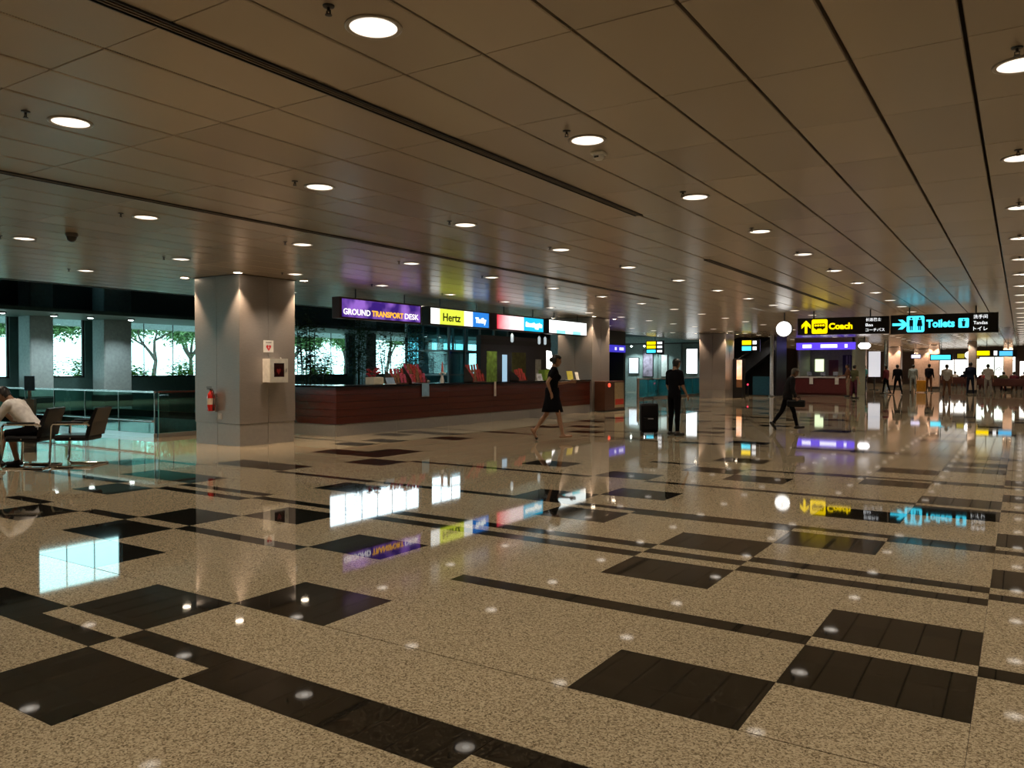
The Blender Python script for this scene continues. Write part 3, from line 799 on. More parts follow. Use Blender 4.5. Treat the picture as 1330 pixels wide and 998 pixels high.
# flowers in a white box
t = thing('flower_box', 'white square planter box with red flowers on the counter', 'planter', onc(13.95))
m = MB(); m.bevbox(-.14, .14, -.17, .17, 0, .17, .01); m.box(-.12, .12, -.15, .15, .17, .175); m.build('box', mat('cream_box', (.62, .58, .46), .5), t)
rr = random.Random(1); m = MB()
for _ in range(9):
    p = (rr.uniform(-.10, .10), rr.uniform(-.22, .12), rr.uniform(.22, .38)); m.tube([(p[0]*.4, p[1]*.4, .16), p], .004, 5)
m.build('stems', mat('stem_green', (.03, .07, .02), .6), t)
FLR = mat('flower_red', (.32, .02, .04), .6)
for _ in range(11):
    c_ = (rr.uniform(-.10, .10), rr.uniform(-.26, .14), rr.uniform(.2, .40)); m = MB()
    m.ball(c_, (.035, .035, .03), 8, 5)
    for q in range(5):
        a = q*1.2566; m.ball((c_[0]+.035*math.cos(a), c_[1]+.035*math.sin(a), c_[2]), .022, 6, 4)
    m.build('blossom', FLR, t)
# brochure racks: stepped holder with leaflets fanned out
def brochure_rack(y, w, tiers, label, cols, group=None):
    t = thing('brochure_rack', label, 'brochure rack', onc(y), group=group)
    m = MB(); m.box(-.16, .16, -w/2, w/2, 0, .02); m.prism([(-.16, 0), (-.10, 0), (.16, tiers*.13+.02), (.14, tiers*.13+.04)], -w/2, -w/2+.008, 'YZ') if False else None
    for s in (-w/2, w/2-.008): m.loft([[(x, s+e, z) for x, z in ((.16, 0), (.16, .10), (-.10, tiers*.13+.04), (-.16, tiers*.13+.04), (-.16, 0))] for e in (0, .008)])
    m.build('holder', mat('rack_brown', (.10, .045, .025), .5), t)
    rr = random.Random(int(y*100))
    n = max(3, int(w/.11))
    for r_ in range(tiers):
        for q in range(n):
            yy = -w/2 + w*(q+.5)/n; x = .12 - r_*.10; z = .03 + r_*.12
            m = MB(); hh = rr.uniform(.19, .24); tl = rr.uniform(-.02, .02)
            m.loft([[(x, yy-.048, z), (x, yy+.048, z), (x-.006, yy+.048, z), (x-.006, yy-.048, z)],
                    [(x-.05, yy-.048+tl, z+hh), (x-.05, yy+.048+tl, z+hh), (x-.056, yy+.048+tl, z+hh), (x-.056, yy-.048+tl, z+hh)]])
            m.build('leaflet', rr.choice(cols), t)
LR = [mat('leaflet_red', (.36, .035, .035), .5, vary=.6, scale=25), mat('leaflet_brown', (.20, .09, .04), .5, vary=.6, scale=25), mat('leaflet_rose', (.42, .06, .12), .5, vary=.5, scale=25)]
brochure_rack(14.75, .50, 2, 'brown brochure rack filled with red leaflets next to the flower box', LR)
brochure_rack(15.42, .62, 3, 'tall brochure rack with fanned red and brown leaflets behind the blue counter banner', LR)
brochure_rack(18.05, .62, 3, 'brown brochure rack of red leaflets above the white counter strip', LR[:2])
brochure_rack(20.35, .50, 2, 'low rack of red brochures in front of the olive poster', [LR[0], mat('leaflet_scarlet', (.5, .05, .04), .5)])
# acrylic holders with a single print
def holder(y, w, h, label, mt, tilt=.06):
    t = thing('leaflet_holder', label, 'leaflet holder', onc(y, -12.75))
    m = MB(); m.box(-.07, .05, -w/2, w/2, 0, .012); m.build('foot', WHITEP, t)
    m = MB(); m.loft([[(.02, -w/2, .01), (.02, w/2, .01), (.012, w/2, .01), (.012, -w/2, .01)], [(.02-tilt, -w/2, h), (.02-tilt, w/2, h), (.012-tilt, w/2, h), (.012-tilt, -w/2, h)]]); m.build('print', mt, t)
holder(14.35, .30, .16, 'small pale blue leaflet holder lying between flower box and racks', mat('pale_blue_print', (.25, .38, .55), .5))
holder(21.35, .34, .22, 'white and blue card stand on the counter beside the green box', mat('white_blue_print', (.55, .58, .66), .5, vary=.5, scale=12))
holder(23.35, .40, .30, 'yellow leaflet stand at the far end of the counter', mat('yellow_print', (.62, .58, .10), .5))
holder(23.85, .22, .26, 'white leaflet stand beside the yellow one on the counter', WHITEP)
t = thing('green_box', 'bright lime green display box standing on the counter', 'box', onc(21.95))
m = MB(); m.bevbox(-.12, .12, -.24, .24, 0, .34, .01); m.build('body', mat('lime_box', (.22, .36, .03), .5), t)
m = MB(); m.box(.12, .123, -.16, .16, .08, .24); m.build('print', mat('lime_print', (.32, .45, .08), .5), t)
t = thing('flower_vase', 'slim white vase with one tall pink flower spike and small white blooms', 'vase', onc(16.55))
m = MB(); m.lathe([(.05, 0), (.06, .05), (.04, .13), (.028, .18), (.034, .20)], n=16); m.build('vase', WHITEP, t, True)
m = MB(); m.tube([(0, 0, .15), (.0, .01, .5)], .006, 6); m.build('stem', mat('stem_green', (.03, .07, .02)), t)
m = MB(); m.lathe([(.01, .26), (.03, .30), (.028, .40), (.018, .5), (.004, .56)], (0, .01, 0), n=10); m.build('flower_spike', mat('coral_flower', (.75, .16, .14), .5), t, True)
m = MB()
for q in range(5): m.ball((.03*math.sin(q*2.1), -.09+.045*q, .24+.03*(q % 2)), .03, 7, 5)
m.build('white_bloom', WHITEP, t)
t = thing('tea_light_holder', 'small white bowl standing alone on the black worktop', 'bowl', onc(15.95))
m = MB(); m.lathe([(.03, 0), (.055, .02), (.065, .06), (.06, .06), (.05, .02)], n=16); m.build('bowl', mat('porcelain', (.8, .8, .76), .25), t, True)
m = MB(); m.ball((0, 0, .05), (.045, .045, .03), 10, 6); m.build('content', WHITEP, t)
# banners hung on the counter front
t = thing('counter_banner', 'narrow pale blue banner hanging over the counter front', 'banner', (DX, 15.35, 0))
m = MB(); m.box(.031, .036, -.14, .14, .80, 1.13); m.box(-.20, .036, -.14, .14, 1.117, 1.122); m.build('cloth', mat('banner_blue', (.20, .36, .52), .6), t)
m = MB(); m.box(.029, .038, -.145, .145, .79, .805); m.build('hem_bar', STEEL, t)
t = thing('counter_strip', 'thin white strip hanging on the counter front below the brochure rack', 'banner', (DX, 18.45, 0))
m = MB(); m.box(.031, .036, -.05, .05, .72, 1.13); m.build('cloth', mat('strip_cream', (.55, .48, .42), .6), t)
m = MB(); m.box(.029, .038, -.055, .055, .715, .73); m.build('hem_bar', STEEL, t)

# ------------------------------------------------ screens and posters behind the desk
mb = MB(); mb.box(-17.1, -16.9, 24.0, 29.2, 0, 2.75)
pt = mb.build('display_partition', mat('partition_dark', (.03, .028, .035), .5), None, label='dark partition behind the desk carrying green and olive posters', category='partition')
m = MB(); m.box(-16.9, -16.88, 24.0, 29.2, 2.4, 2.6); m.build('rail', DMETAL, pt)
def standee(y, x, w, h, label, mt, z0=.08):
    t = thing('roll_up_banner', label, 'banner stand', (x, y, 0))
    m = MB(); m.bevbox(-.12, .12, -w/2, w/2, 0, .08, .01); m.build('foot', STEEL, t)
    m = MB(); m.box(-.006, .006, -w/2, w/2, z0, h); m.build('print', mt, t)
    m = MB(); m.lathe([(.012, .08), (.012, h)], (-.03, 0, 0), n=8); m.build('pole', STEEL, t)
standee(22.25, -15.2, .62, 2.08, 'tall green roll-up banner behind the desk next to the glass lift', mat('green_print', (.19, .33, .06), .5, vary=.45, scale=6))
standee(23.05, -15.2, .30, 1.98, 'narrow pale blue lit screen stand between the green and olive banners', glow('pale_screen', (.45, .72, .95), .7))
standee(24.3, -15.4, .95, 2.08, 'wide olive roll-up banner behind the red brochure rack', mat('olive_print', (.10, .115, .03), .5, vary=.35, scale=6))
standee(26.0, -15.6, .42, 1.85, 'small pale grey notice stand before the dark partition', mat('grey_print', (.42, .45, .44), .5, vary=.2))
t = thing('desk_lamp_panel', 'glowing white curved light panel behind the walking woman', 'lamp', (-15.6, 27.0, 0))
m = MB(); m.loft([[(x, -.32, 1.50), (x, .12, 1.45), (x, .30, 1.75), (x, .05, 1.95), (x, -.05, 2.18), (x, -.34, 2.2)] for x in (-.03, .03)]); m.build('panel', glow('white_panel_glow', (1, .97, .93), 2.2), t)
m = MB(); m.lathe([(.16, 0), (.16, .03), (.02, .05), (.02, 1.5)], n=14); m.build('stand', DMETAL, t)
for i_, (y, x) in enumerate(((22.6, -14.6), (24.9, -14.9), (25.5, -15.0), (26.9, -14.9))):
    t = thing('pendant_lamp', 'slim glass pendant lamp hanging above the desk', 'pendant lamp', (x, y, CEIL), group='pendant lamps behind the desk signs')
    m = MB(); m.lathe([(.008, 0), (.008, -.62)], n=6); m.lathe([(.04, 0), (.04, -.02)], n=10); m.build('cord', DMETAL, t)
    m = MB(); m.lathe([(.02, -.60), (.05, -.66), (.05, -.86), (.03, -.9)], n=12); m.build('shade', glow('pendant_glow', (.8, .95, 1), .55), t, True)

# ================================================================== HIGH HALL: balustrades, plants, lift
def balustrade(name, label, p0, p1, rail_mt, glass_mt, lower=True, pane=1.3, h=1.0, category='balustrade'):
    a, b2 = Vector(p0), Vector(p1); d = b2 - a; L = d.length
    t = thing(name, label, category, (a.x, a.y, 0), math.atan2(d.y, d.x))
    m = MB(); m.box(0, L, -.03, .03, h-.04, h); m.build('handrail', rail_mt, t)
    m = MB(); m.box(0, L, -.035, .035, 0, .09); m.build('base_shoe', STEEL, t)
    if lower: m = MB(); m.tube([(0, .05, .35), (L, .05, .35)], .026, 10); m.build('lower_rail', rail_mt, t, True)
    n = max(1, round(L/pane))
    for q in range(n):
        m = MB(); m.box(L*q/n+.008, L*(q+1)/n-.008, -.006, .006, .08, h-.035); m.build('glass_pane', glass_mt, t)
    for q in range(n+1):
        x = min(max(L*q/n, .02), L-.02); m = MB(); m.box(x-.005, x+.005, -.012, .012, .08, h-.04); m.build('post', STEEL, t)
    return t
RAILW = mat('rail_wood', (.10, .035, .025), .35)
balustrade('glass_balustrade', 'glass balustrade with bright steel rails facing the seats', (-15.55, 10, 0), (-27.9, 10, 0), mat('rail_steel', (.75, .75, .75), .25, .8), GLASS_G)
balustrade('glass_balustrade', 'green glass balustrade with brown handrail running behind the extinguisher column', (-15.55, 10.06, 0), (-15.55, 16.5, 0), RAILW, GLASS_G, False)
balustrade('glass_balustrade', 'teal glass balustrade beyond the desk near the short post', (-15.6, 35.4, 0), (-15.6, 47.9, 0), mat('rail_pink', (.35, .28, .28), .4, .3), glass('teal_glass', (.25, .62, .68), .1), False)

LEAF = mat('bamboo_leaf', (.035, .085, .03), .5, vary=.5, scale=4)
CANE = mat('bamboo_cane', (.05, .07, .025), .5)
def bamboo(x, y, h, n, leaves, seed, label):
    rnd = random.Random(seed)
    t = thing('potted_bamboo', label, 'plant', (x, y, 0), group='bamboo plants behind the desk')
    m = MB(); m.lathe([(.24, 0), (.26, .02), (.34, .55), (.36, .6), (.32, .6), (.30, .54)], n=20); m.build('pot', mat('dark_pot', (.03, .035, .035), .4), t, True)
    m = MB(); m.lathe([(.30, .53), (.004, .55)], n=16); m.build('soil', mat('soil', (.02, .014, .01), .9), t)
    pts = []
    for q in range(n):
        a = rnd.uniform(0, 6.28); r0 = rnd.uniform(.03, .2); r1 = rnd.uniform(.1, .65); hh = h*rnd.uniform(.75, 1.0)
        p = [Vector((math.cos(a)*(r0+(r1-r0)*s*s), math.sin(a)*(r0+(r1-r0)*s*s), .5+(hh-.5)*s)) for s in (0, .25, .5, .75, 1)]
        m = MB(); m.tube(p, [.017, .016, .014, .010, .004], 6); m.build('cane', CANE, t)
        for s in range(30):
            f = .22 + .78*rnd.random()**.8; i = min(3, int(f*4)); g = f*4-i; pts.append(tuple(p[i]*(1-g)+p[i+1]*g))
    m = MB(); plant_leaves(m, pts, leaves, .20, .22, rnd); m.build('foliage', LEAF, t, kind='stuff')
for i_, (x, y, h, n, lv, lb) in enumerate((
    (-23.6, 21.6, 4.1, 8, 900, 'dense dark bamboo plant nearest the extinguisher column'),
    (-27.0, 25.6, 2.5, 6, 420, 'short light bamboo plant between two tall ones'),
    (-23.8, 24.7, 4.1, 9, 1000, 'tall dense bamboo plant behind the flower box'),
    (-24.0, 26.7, 4.0, 6, 420, 'airy tall bamboo plant behind the transport desk sign'),
    (-23.6, 28.1, 4.1, 8, 850, 'dense tall bamboo plant beside the glass lift'))):
    bamboo(x, y, h, n, lv, 20+i_, lb)

# glass lift tower
t = thing('glass_lift', 'blue-tinted glass lift tower with slim steel frames behind the desk', 'lift', (-23.9, 32.0, 0))
m = MB()
for x in (-1.3, 1.3):
    for y in (-2.5, -1.25, 0, 1.25, 2.5): m.box(x-.05, x+.05, y-.05, y+.05, 0, 4.1)
for z in (1.15, 2.3, 3.6, 4.05):
    m.box(-1.3, -1.25, -2.5, 2.5, z, z+.08); m.box(1.25, 1.3, -2.5, 2.5, z, z+.08); m.box(-1.3, 1.3, -2.5, -2.45, z, z+.08); m.box(-1.3, 1.3, 2.45, 2.5, z, z+.08)
m.build('frame', mat('lift_steel', (.28, .33, .35), .35, .6), t)
for q in range(4):
    for z0, z1 in ((.1, 1.15), (1.23, 2.3), (2.38, 3.6)):
        for x in (1.275, -1.275):
            m = MB(); m.box(x-.006, x+.006, -2.5+1.25*q+.05, -2.5+1.25*(q+1)-.05, z0, z1); m.build('glass_pane', GLASS_B, t)
for z0, z1 in ((.1, 1.15), (1.23, 2.3), (2.38, 3.6)):
    m = MB(); m.box(-1.2, 1.2, -2.48, -2.468, z0, z1); m.build('glass_pane', GLASS_B, t)
m = MB(); m.bevbox(-.9, .9, -2.0, -.3, .05, 2.4, .03); car = m.build('lift_car', mat('lift_car_blue', (.16, .28, .33), .4), t)
m = MB(); m.box(.9, .91, -1.9, -1.17, .1, 2.2); m.box(.9, .91, -1.13, -.4, .1, 2.2); m.build('car_door', STEEL, car)

# lift entrance with blue sign beyond the second column
t = thing('lift_portal', 'dark lift portal with blue lit sign beyond the second column', 'portal', (-16.2, 33.9, 0))
m = MB(); m.box(-1.6, 0, -1.6, 1.35, 2.65, CEIL); m.box(-1.6, 0, -1.6, -1.4, 0, 2.65); m.box(-1.6, 0, 1.15, 1.35, 0, 2.65); m.build('frame', mat('portal_teal', (.02, .035, .04), .4), t)
m = MB(); m.box(0, .03, -1.5, 1.3, 2.28, 2.62); sg = m.build('sign_face', glow('portal_blue', (.05, .04, .60), 1.0), t)
m = MB(); m.prism([(.1, 2.38), (.3, 2.38), (.3, 2.52), (.1, 2.52)], .03, .034); m.prism([(.6, 2.38), (1.1, 2.38), (1.1, 2.52), (.6, 2.52)], .03, .034); m.build('lettering', glow('portal_text', (.7, .7, 1), 1.3), sg)
for a, b2 in ((-1.38, -.14), (-.10, 1.14)):
    m = MB(); m.box(-.8, -.78, a, b2, .05, 2.28); m.build('door_leaf', GLASS_B, t)
m = MB(); m.box(-.83, -.75, -.14, -.10, 0, 2.28); m.box(-1.58, -1.5, -1.4, 1.15, 0, 2.65); m.build('back_panel', DMETAL, t)
t = thing('bollard_post', 'short pinkish steel post standing on the floor before the lift portal', 'post', (-15.2, 34.5, 0))
m = MB(); m.lathe([(.09, 0), (.09, .02), (.06, .03), (.06, 1.0)], n=16); m.build('shaft', mat('post_pink', (.42, .32, .28), .35, .5), t, True)
m = MB(); m.lathe([(.062, 1.0), (.062, 1.03), (.03, 1.06), (.003, 1.065)], n=16); m.build('cap', STEEL, t, True)

# end wall of the high hall: posters, mullions, hanging signs and lights
EY = 47.98
def wall_poster(x0, x1, z0, z1, label, mt, cat='poster'):
    t = thing('wall_poster', label, cat, ((x0+x1)/2, EY, z0)); w, h = (x1-x0)/2, z1-z0
    m = MB(); m.box(-w-.04, w+.04, -.05, 0, -.04, h+.04); m.build('frame', DMETAL, t)
    m = MB(); m.box(-w, w, -.058, -.05, 0, h); m.build('print', mt, t)
wall_poster(-21.75, -21.1, 1.2, 2.2, 'white lit poster on the teal hall wall', glow('poster_white', (.72, .85, .95), .95))
wall_poster(-20.75, -20.1, 1.0, 2.7, 'tall violet grey poster beside the white lit poster', mat('poster_violet', (.22, .19, .26), .5, vary=.5, scale=4))
wall_poster(-19.5, -19.1, 1.0, 2.4, 'slim pale grey panel on the teal hall wall', mat('poster_grey', (.50, .56, .56), .5))
wall_poster(-17.8, -17.1, 1.2, 2.75, 'large glaring white window panel at the end of the hall wall', glow('poster_glare', (.95, 1, 1), 2.0), 'window panel')
for x in (-23.4, -22.2, -19.8, -18.2):
    t = thing('hall_mullion', 'slim steel mullion dividing the teal hall wall', 'mullion', (x, EY, 0), group='mullions on the hall end wall')
    m = MB(); m.box(-.05, .05, -.10, 0, 0, 3.6); m.build('profile', mat('mullion_grey', (.20, .27, .27), .4, .4), t)
    m = MB(); m.box(-.08, .08, -.12, 0, 0, .1); m.build('foot', DMETAL, t)
t = thing('hall_beam', 'pale green beam across the top of the hall end wall', 'beam', (-20, EY, 3.15))
m = MB(); m.box(-4.2, 4.3, -.3, 0, 0, .42); m.build('beam', mat('beam_green', (.30, .42, .40), .5), t)
m = MB(); m.box(-4.2, 4.3, -.34, 0, -.06, 0); m.build('lip', DMETAL, t)
for x in (-21.3, -20.4, -19.5, -15.95):
    t = thing('hall_spot', 'small white spotlight under the pale green beam', 'spotlight', (x, EY-.7, 2.98), group='spotlights under the green beam')
    m = MB(); m.lathe([(.05, 0), (.06, .05), (.03, .09)], n=10); m.box(-.015, .015, 0, .42, .06, .09); m.build('head', DMETAL, t)
    m = MB(); m.ball((0, -.0, -.02), .06, 10, 6); m.build('lamp', LAMPCOOL, t)
    add_spot(t, 140.0, 130, .6, .05, (.85, 1, .97), -.1)
t = thing('hall_direction_sign', 'small hanging sign with yellow and cyan rows in the high hall', 'sign', (-17.9, 43.0, 2.35))
m = MB(); m.box(-.55, .55, 0, .1, 0, .78); m.build('housing', BLK, t)
for z, mm in ((.56, YEL), (.33, YEL), (.08, CYA)):
    m = MB(); m.box(-.5, .05, -.008, 0, z, z+.17); m.build('row_panel', mm, t)
    m = MB(); m.box(.15, .45, -.008, 0, z+.02, z+.15); m.build('row_text', SW2, t)
m = MB(); m.lathe([(.02, .78), (.02, 7.25)], (0, .05, 0), n=8); m.build('hanger_rod', DMETAL, t)

# ================================================================== OUTDOORS BEYOND THE FACADE
mb = MB(); mb.box(-130, -36.3, -60, 150, -.3, -.08)
g = mb.build('ground_outside', mat('pale_paving', (.52, .54, .52), .8), None, kind='structure')
mb = MB(); mb.box(-80, -62, -60, 150, -.08, -.02); mb.build('lawn', mat('lawn_green', (.12, .26, .05), .9, vary=.4), None, label='green lawn strip beyond the road outside the windows', category='lawn', kind='stuff')
BARK = mat('bark', (.10, .08, .07), .9, vary=.4, scale=6)
LEAFO = mat('tree_leaf', (.10, .20, .06), .6, vary=.5, scale=1.5)
LEAFY = mat('shrub_leaf', (.16, .34, .05), .6, vary=.5, scale=3)
def tree(x, y, h, seed, label, leaves=1500, leafm=LEAFO, spread=1.0):
    rnd = random.Random(seed)
    t = thing('tree', label, 'tree', (x, y, -.08), group='trees outside the windows')
    m = MB(); tips = []
    def grow(p, d, l, r, lev):
        q = p + d*l; mid = (p+q)/2 + Vector((rnd.uniform(-.1, .1), rnd.uniform(-.1, .1), 0))*l
        m.tube([p, mid, q], [r, r*.85, r*.65], 6)
        if lev == 0: tips.append(tuple(q)); tips.append(tuple(mid)); return
        for _ in range(rnd.randint(2, 4)):
            nd = (d + Vector((rnd.uniform(-1, 1), rnd.uniform(-1, 1), rnd.uniform(-.15, .7)))*.85*spread).normalized()
            grow(q, nd, l*rnd.uniform(.6, .85), r*.6, lev-1)
    grow(Vector((0, 0, 0)), Vector((rnd.uniform(-.1, .1), rnd.uniform(-.1, .1), 1)).normalized(), h*.30, h*.03, 3)
    m.build('trunk', BARK, t, True)
    m = MB(); plant_leaves(m, tips, int(leaves*1.8), .50, .55, rnd, droop=.9); m.build('crown', leafm, t, kind='stuff')
for i_, (x, y, h, n, sp, lb) in enumerate((
    (-52, 33.5, 7.0, 500, 1.25, 'spreading tree with bare crooked boughs outside the wide garden window'),
    (-56, 27.0, 7.5, 1500, 1.0, 'full grey-green tree outside the narrow garden window'),
    (-60, 36.0, 8.5, 1500, 1.0, 'tall tree at the left of the wide garden window'),
    (-60, 42.0, 8.0, 1700, 1.0, 'round tree further along the road'),
    (-56, 49.0, 7.0, 1600, 1.0, 'leafy tree seen between the bamboo plants'),
    (-57, 57.5, 7.5, 1700, 1.0, 'leafy tree behind the transport desk opening'),
    (-60, 67.0, 8.0, 1500, 1.0, 'tree beyond the glass lift'),
    (-82, 24.0, 7.0, 1200, 1.0, 'tree outside the small end window'))):
    tree(x, y, h, 70+i_, lb, n, spread=sp)
def shrub(x, y, h, w, seed, label):
    rnd = random.Random(seed); t = thing('shrub', label, 'shrub', (x, y, -.08), group='shrubs outside the windows')
    pts = []; m = MB()
    for _ in range(14):
        a = rnd.uniform(0, 6.28); p = Vector((math.cos(a)*w*rnd.random(), math.sin(a)*w*rnd.random(), h*rnd.uniform(.4, 1))); m.tube([(0, 0, 0), p*.5 + Vector((0, 0, .1)), p], [.03, .02, .01], 5); pts += [tuple(p), tuple(p*.7), tuple(p*.45)]
    m.build('stem', BARK, t)
    m = MB(); plant_leaves(m, pts, 1100, .32, .26, rnd); m.build('foliage', LEAFY, t, kind='stuff')
for i_, (x, y, h, w, lb) in enumerate(((-44, 24.2, 1.9, 1.0, 'bright green shrub at the foot of the narrow garden window'), (-43.5, 30.0, 1.9, 1.0, 'bright green shrub below the bare boughs'), (-43, 26.6, 1.4, .8, 'low light green shrub in the wide garden window'), (-43.5, 21.4, 3.3, .8, 'tall yellow-green shrub beside the teal column'), (-43, 40.5, 2.3, 1.2, 'green shrub behind the short bamboo'), (-43, 44.5, 2.1, 1.1, 'green shrub seen above the flower box'), (-43, 50, 2.2, 1.2, 'green shrub behind the lift'), (-44.5, 36.2, 2.6, 1.3, 'bushy shrub right of the extinguisher column'), (-44.5, 47.3, 2.9, 1.3, 'high bushy shrub behind the tall leaflet rack'), (-44, 54.5, 2.8, 1.3, 'bushy shrub behind the lift car'), (-44.5, 18.2, 2.4, 1.0, 'bushy shrub outside the small end window'))):
    shrub(x, y, h, w, 90+i_, lb)
# covered walk outside: beam on round posts
t = thing('covered_walk', 'pale concrete canopy beam on round posts outside the windows', 'canopy', (-41.5, 30, -.08))
m = MB(); m.box(-.5, .5, -60, 60, 3.75, 4.3); m.build('beam', mat('pale_concrete', (.52, .56, .55), .7), t)
m = MB(); m.box(-5, .5, -60, 60, 4.3, 4.45); m.build('roof', mat('pale_concrete', (.52, .56, .55), .7), t)
for yy in (-22, -13.0, 5.3, 14, 23, 33):
    m = MB(); m.lathe([(.22, 0), (.22, 3.75)], (0, yy, 0), n=16); m.build('post', mat('pale_concrete', (.52, .56, .55), .7), t, True)
t = thing('road_barrier', 'low white roadside wall outside the windows', 'wall', (-47, 30, -.08))
m = MB(); m.box(-.15, .15, -60, 70, 0, .75); m.build('wall', WHITEP, t)
m = MB(); m.box(-.2, .2, -60, 70, .75, .85); m.build('coping', WHITEP, t)

# ================================================================== PEOPLE
import numpy as np
def cone(m, p0, p1, r0, r1, flat=1.0, n=12):
    """tapered capsule"""
    p0, p1 = Vector(p0), Vector(p1); d = p1-p0; L = d.length or 1e-4; t = d/L
    pts, rs = [], []
    for k in range(4):
        a = -math.pi/2 + math.pi/2*k/4; pts.append(p0 + t*r0*math.sin(a)); rs.append(max(r0*math.cos(a), .002))
    pts.append(p0); rs.append(r0); pts.append(p0+d*.5); rs.append((r0+r1)/2); pts.append(p1); rs.append(r1)
    for k in range(1, 5):
        a = math.pi/2*k/4; pts.append(p1 + t*r1*math.sin(a)); rs.append(max(r1*math.cos(a), .002))
    m.tube(pts, rs, n)
SKIN = {'tan': mat('skin_tan', (.36, .20, .125), .5, vary=.06), 'fair': mat('skin_fair', (.45, .27, .18), .5, vary=.06), 'dark': mat('skin_dark', (.17, .09, .055), .5, vary=.06)}
HAIRB = mat('hair_black', (.010, .008, .007), .45, bump=.3, scale=60)
def cloth(nm, c): return mat('cloth_' + nm, c, .95, 0, .15, 14, bump=.25, spec=.12)
def Rx(a): return Matrix.Rotation(a, 3, 'X')
def Rz(a): return Matrix.Rotation(a, 3, 'Z')
def Ry(a): return Matrix.Rotation(a, 3, 'Y')
rad = math.radians
def person(label, loc, heading, pose, wear, skin='tan', hair=HAIRB, scale=1.0, vox=.017, fem=False, group=None, extra=None, seat=None):
    """figure facing +Y in its own frame; pose angles in degrees, forward positive"""
    P = dict(lean=0, twist=0, hipL=0, kneeL=3, hipR=0, kneeR=3, abL=4, abR=4, shL=0, shR=0, outL=8, outR=8, elL=15, elR=15, inL=0, inR=0, head=0, turn=0); P.update(pose)
    t = thing('person', label, 'person', loc, heading, group)
    if scale != 1.0: t.scale = (scale,)*3
    hw = .095 if fem else .09; sw = .165 if fem else .19
    J = {}
    pel = Vector((0, 0, 0))
    Rt = Rx(rad(-P['lean']))
    J['pel'] = pel; J['waist'] = pel + Rt @ Vector((0, 0, .16)); J['chest'] = pel + Rt @ Vector((0, .01, .36)); J['neck'] = pel + Rt @ Vector((0, -.005, .53))
    Rh = Rt @ Rx(rad(-P['head'])) @ Rz(rad(P['turn']))
    J['skull'] = J['neck'] + Rh @ Vector((0, .025, .155))
    for s, S in ((-1, 'L'), (1, 'R')):
        hp = pel + Vector((s*hw, 0, -.04)); Rl = Ry(rad(-s*P['ab'+S])) @ Rx(rad(P['hip'+S]))
        kn = hp + Rl @ Vector((0, 0, -.42)); Rk = Rl @ Rx(rad(-P['knee'+S])); an = kn + Rk @ Vector((0, 0, -.41))
        J['hip'+S], J['knee'+S], J['ank'+S] = hp, kn, an
        ft = P.get('foot'+S, 0); Rf = Rx(rad(P['hip'+S]-P['knee'+S]+ft)) if 'foot'+S in P else Matrix.Identity(3)
        J['toe'+S] = an + Rf @ Vector((s*.02, .17, -.045)); J['heel'+S] = an + Rf @ Vector((0, -.05, -.04))
        sh = pel + Rt @ (Rz(rad(P['twist'])) @ Vector((s*sw, 0, .47)))
        Ra = Rt @ Ry(rad(-s*P['out'+S])) @ Rx(rad(P['sh'+S])); el = sh + Ra @ Vector((0, 0, -.285))
        Re = Ra @ Rz(rad(s*P['in'+S])) @ Rx(rad(P['el'+S])); wr = el + Re @ Vector((0, 0, -.25))
        J['sh'+S], J['el'+S], J['wr'+S] = sh, el, wr; J['Re'+S] = Re
    low = min(min(J['toe'+S].z, J['heel'+S].z, J['ank'+S].z-.05) for S in 'LR') - .035
    off = Vector((0, 0, -low if seat is None else seat))
    for k in J:
        if not k.startswith('Re'): J[k] = J[k] + off
    m = MB()
    # trunk as a loft of ellipses, then limbs
    prof = [(-.09, .10, .085), (-.04, .155 if fem else .15, .11), (.03, .165 if fem else .155, .115), (.12, .130 if fem else .145, .098), (.19, .125 if fem else .15, .095), (.28, .145 if fem else .165, .108), (.37, .155 if fem else .18, .112), (.44, .15 if fem else .175, .095), (.49, .11 if fem else .12, .07), (.525, .055, .052)]
    rings = []
    for z, a, b2 in prof:
        ring_ = []
        for k in range(18):
            th = 2*math.pi*k/18; v = Vector((a*math.cos(th), b2*math.sin(th), z))
            f = min(1, max(0, (z+.05)/.2)); v2 = Rt @ v
            ring_.append(tuple(J['pel'] + (v.lerp(v2, f))))
        rings.append(ring_)
    m.loft(rings)
    if fem:
        for s in (-1, 1): m.ball(tuple(J['pel'] + Rt @ Vector((s*.07, .095, .34))), .055, 10, 7)
    cone(m, J['neck'] - Rt @ Vector((0, 0, .04)), J['skull'] - Rh @ Vector((0, .02, .05)), .054, .052)
    # head: cranium, jaw, nose, ears
    hd = []
    for z, a, b2, yo in [(-.115, .028, .03, .045), (-.09, .050, .055, .030), (-.05, .064, .078, .012), (0, .074, .092, .0), (.05, .076, .097, -.004), (.085, .062, .080, -.006), (.11, .032, .045, -.008), (.118, .006, .008, -.008)]:
        hd.append([tuple(J['skull'] + Rh @ Vector((a*math.cos(2*math.pi*k/16), yo + b2*math.sin(2*math.pi*k/16), z))) for k in range(16)])
    m.loft(hd)
    cone(m, J['skull'] + Rh @ Vector((0, .088, .015)), J['skull'] + Rh @ Vector((0, .105, -.025)), .010, .015, n=8)
    for s in (-1, 1): m.ball(tuple(J['skull'] + Rh @ Vector((s*.076, -.005, -.008))), (.012, .02, .03), 8, 6)
    bones = [('head', J['neck'] + (J['skull']-J['neck'])*.55, J['skull'] + Rh @ Vector((0, 0, .06))), ('neck', J['neck'], J['neck'] + (J['skull']-J['neck'])*.35), ('torso', J['pel'] + Vector((0, 0, .0)), J['neck'] - Rt @ Vector((0, 0, .06)))]
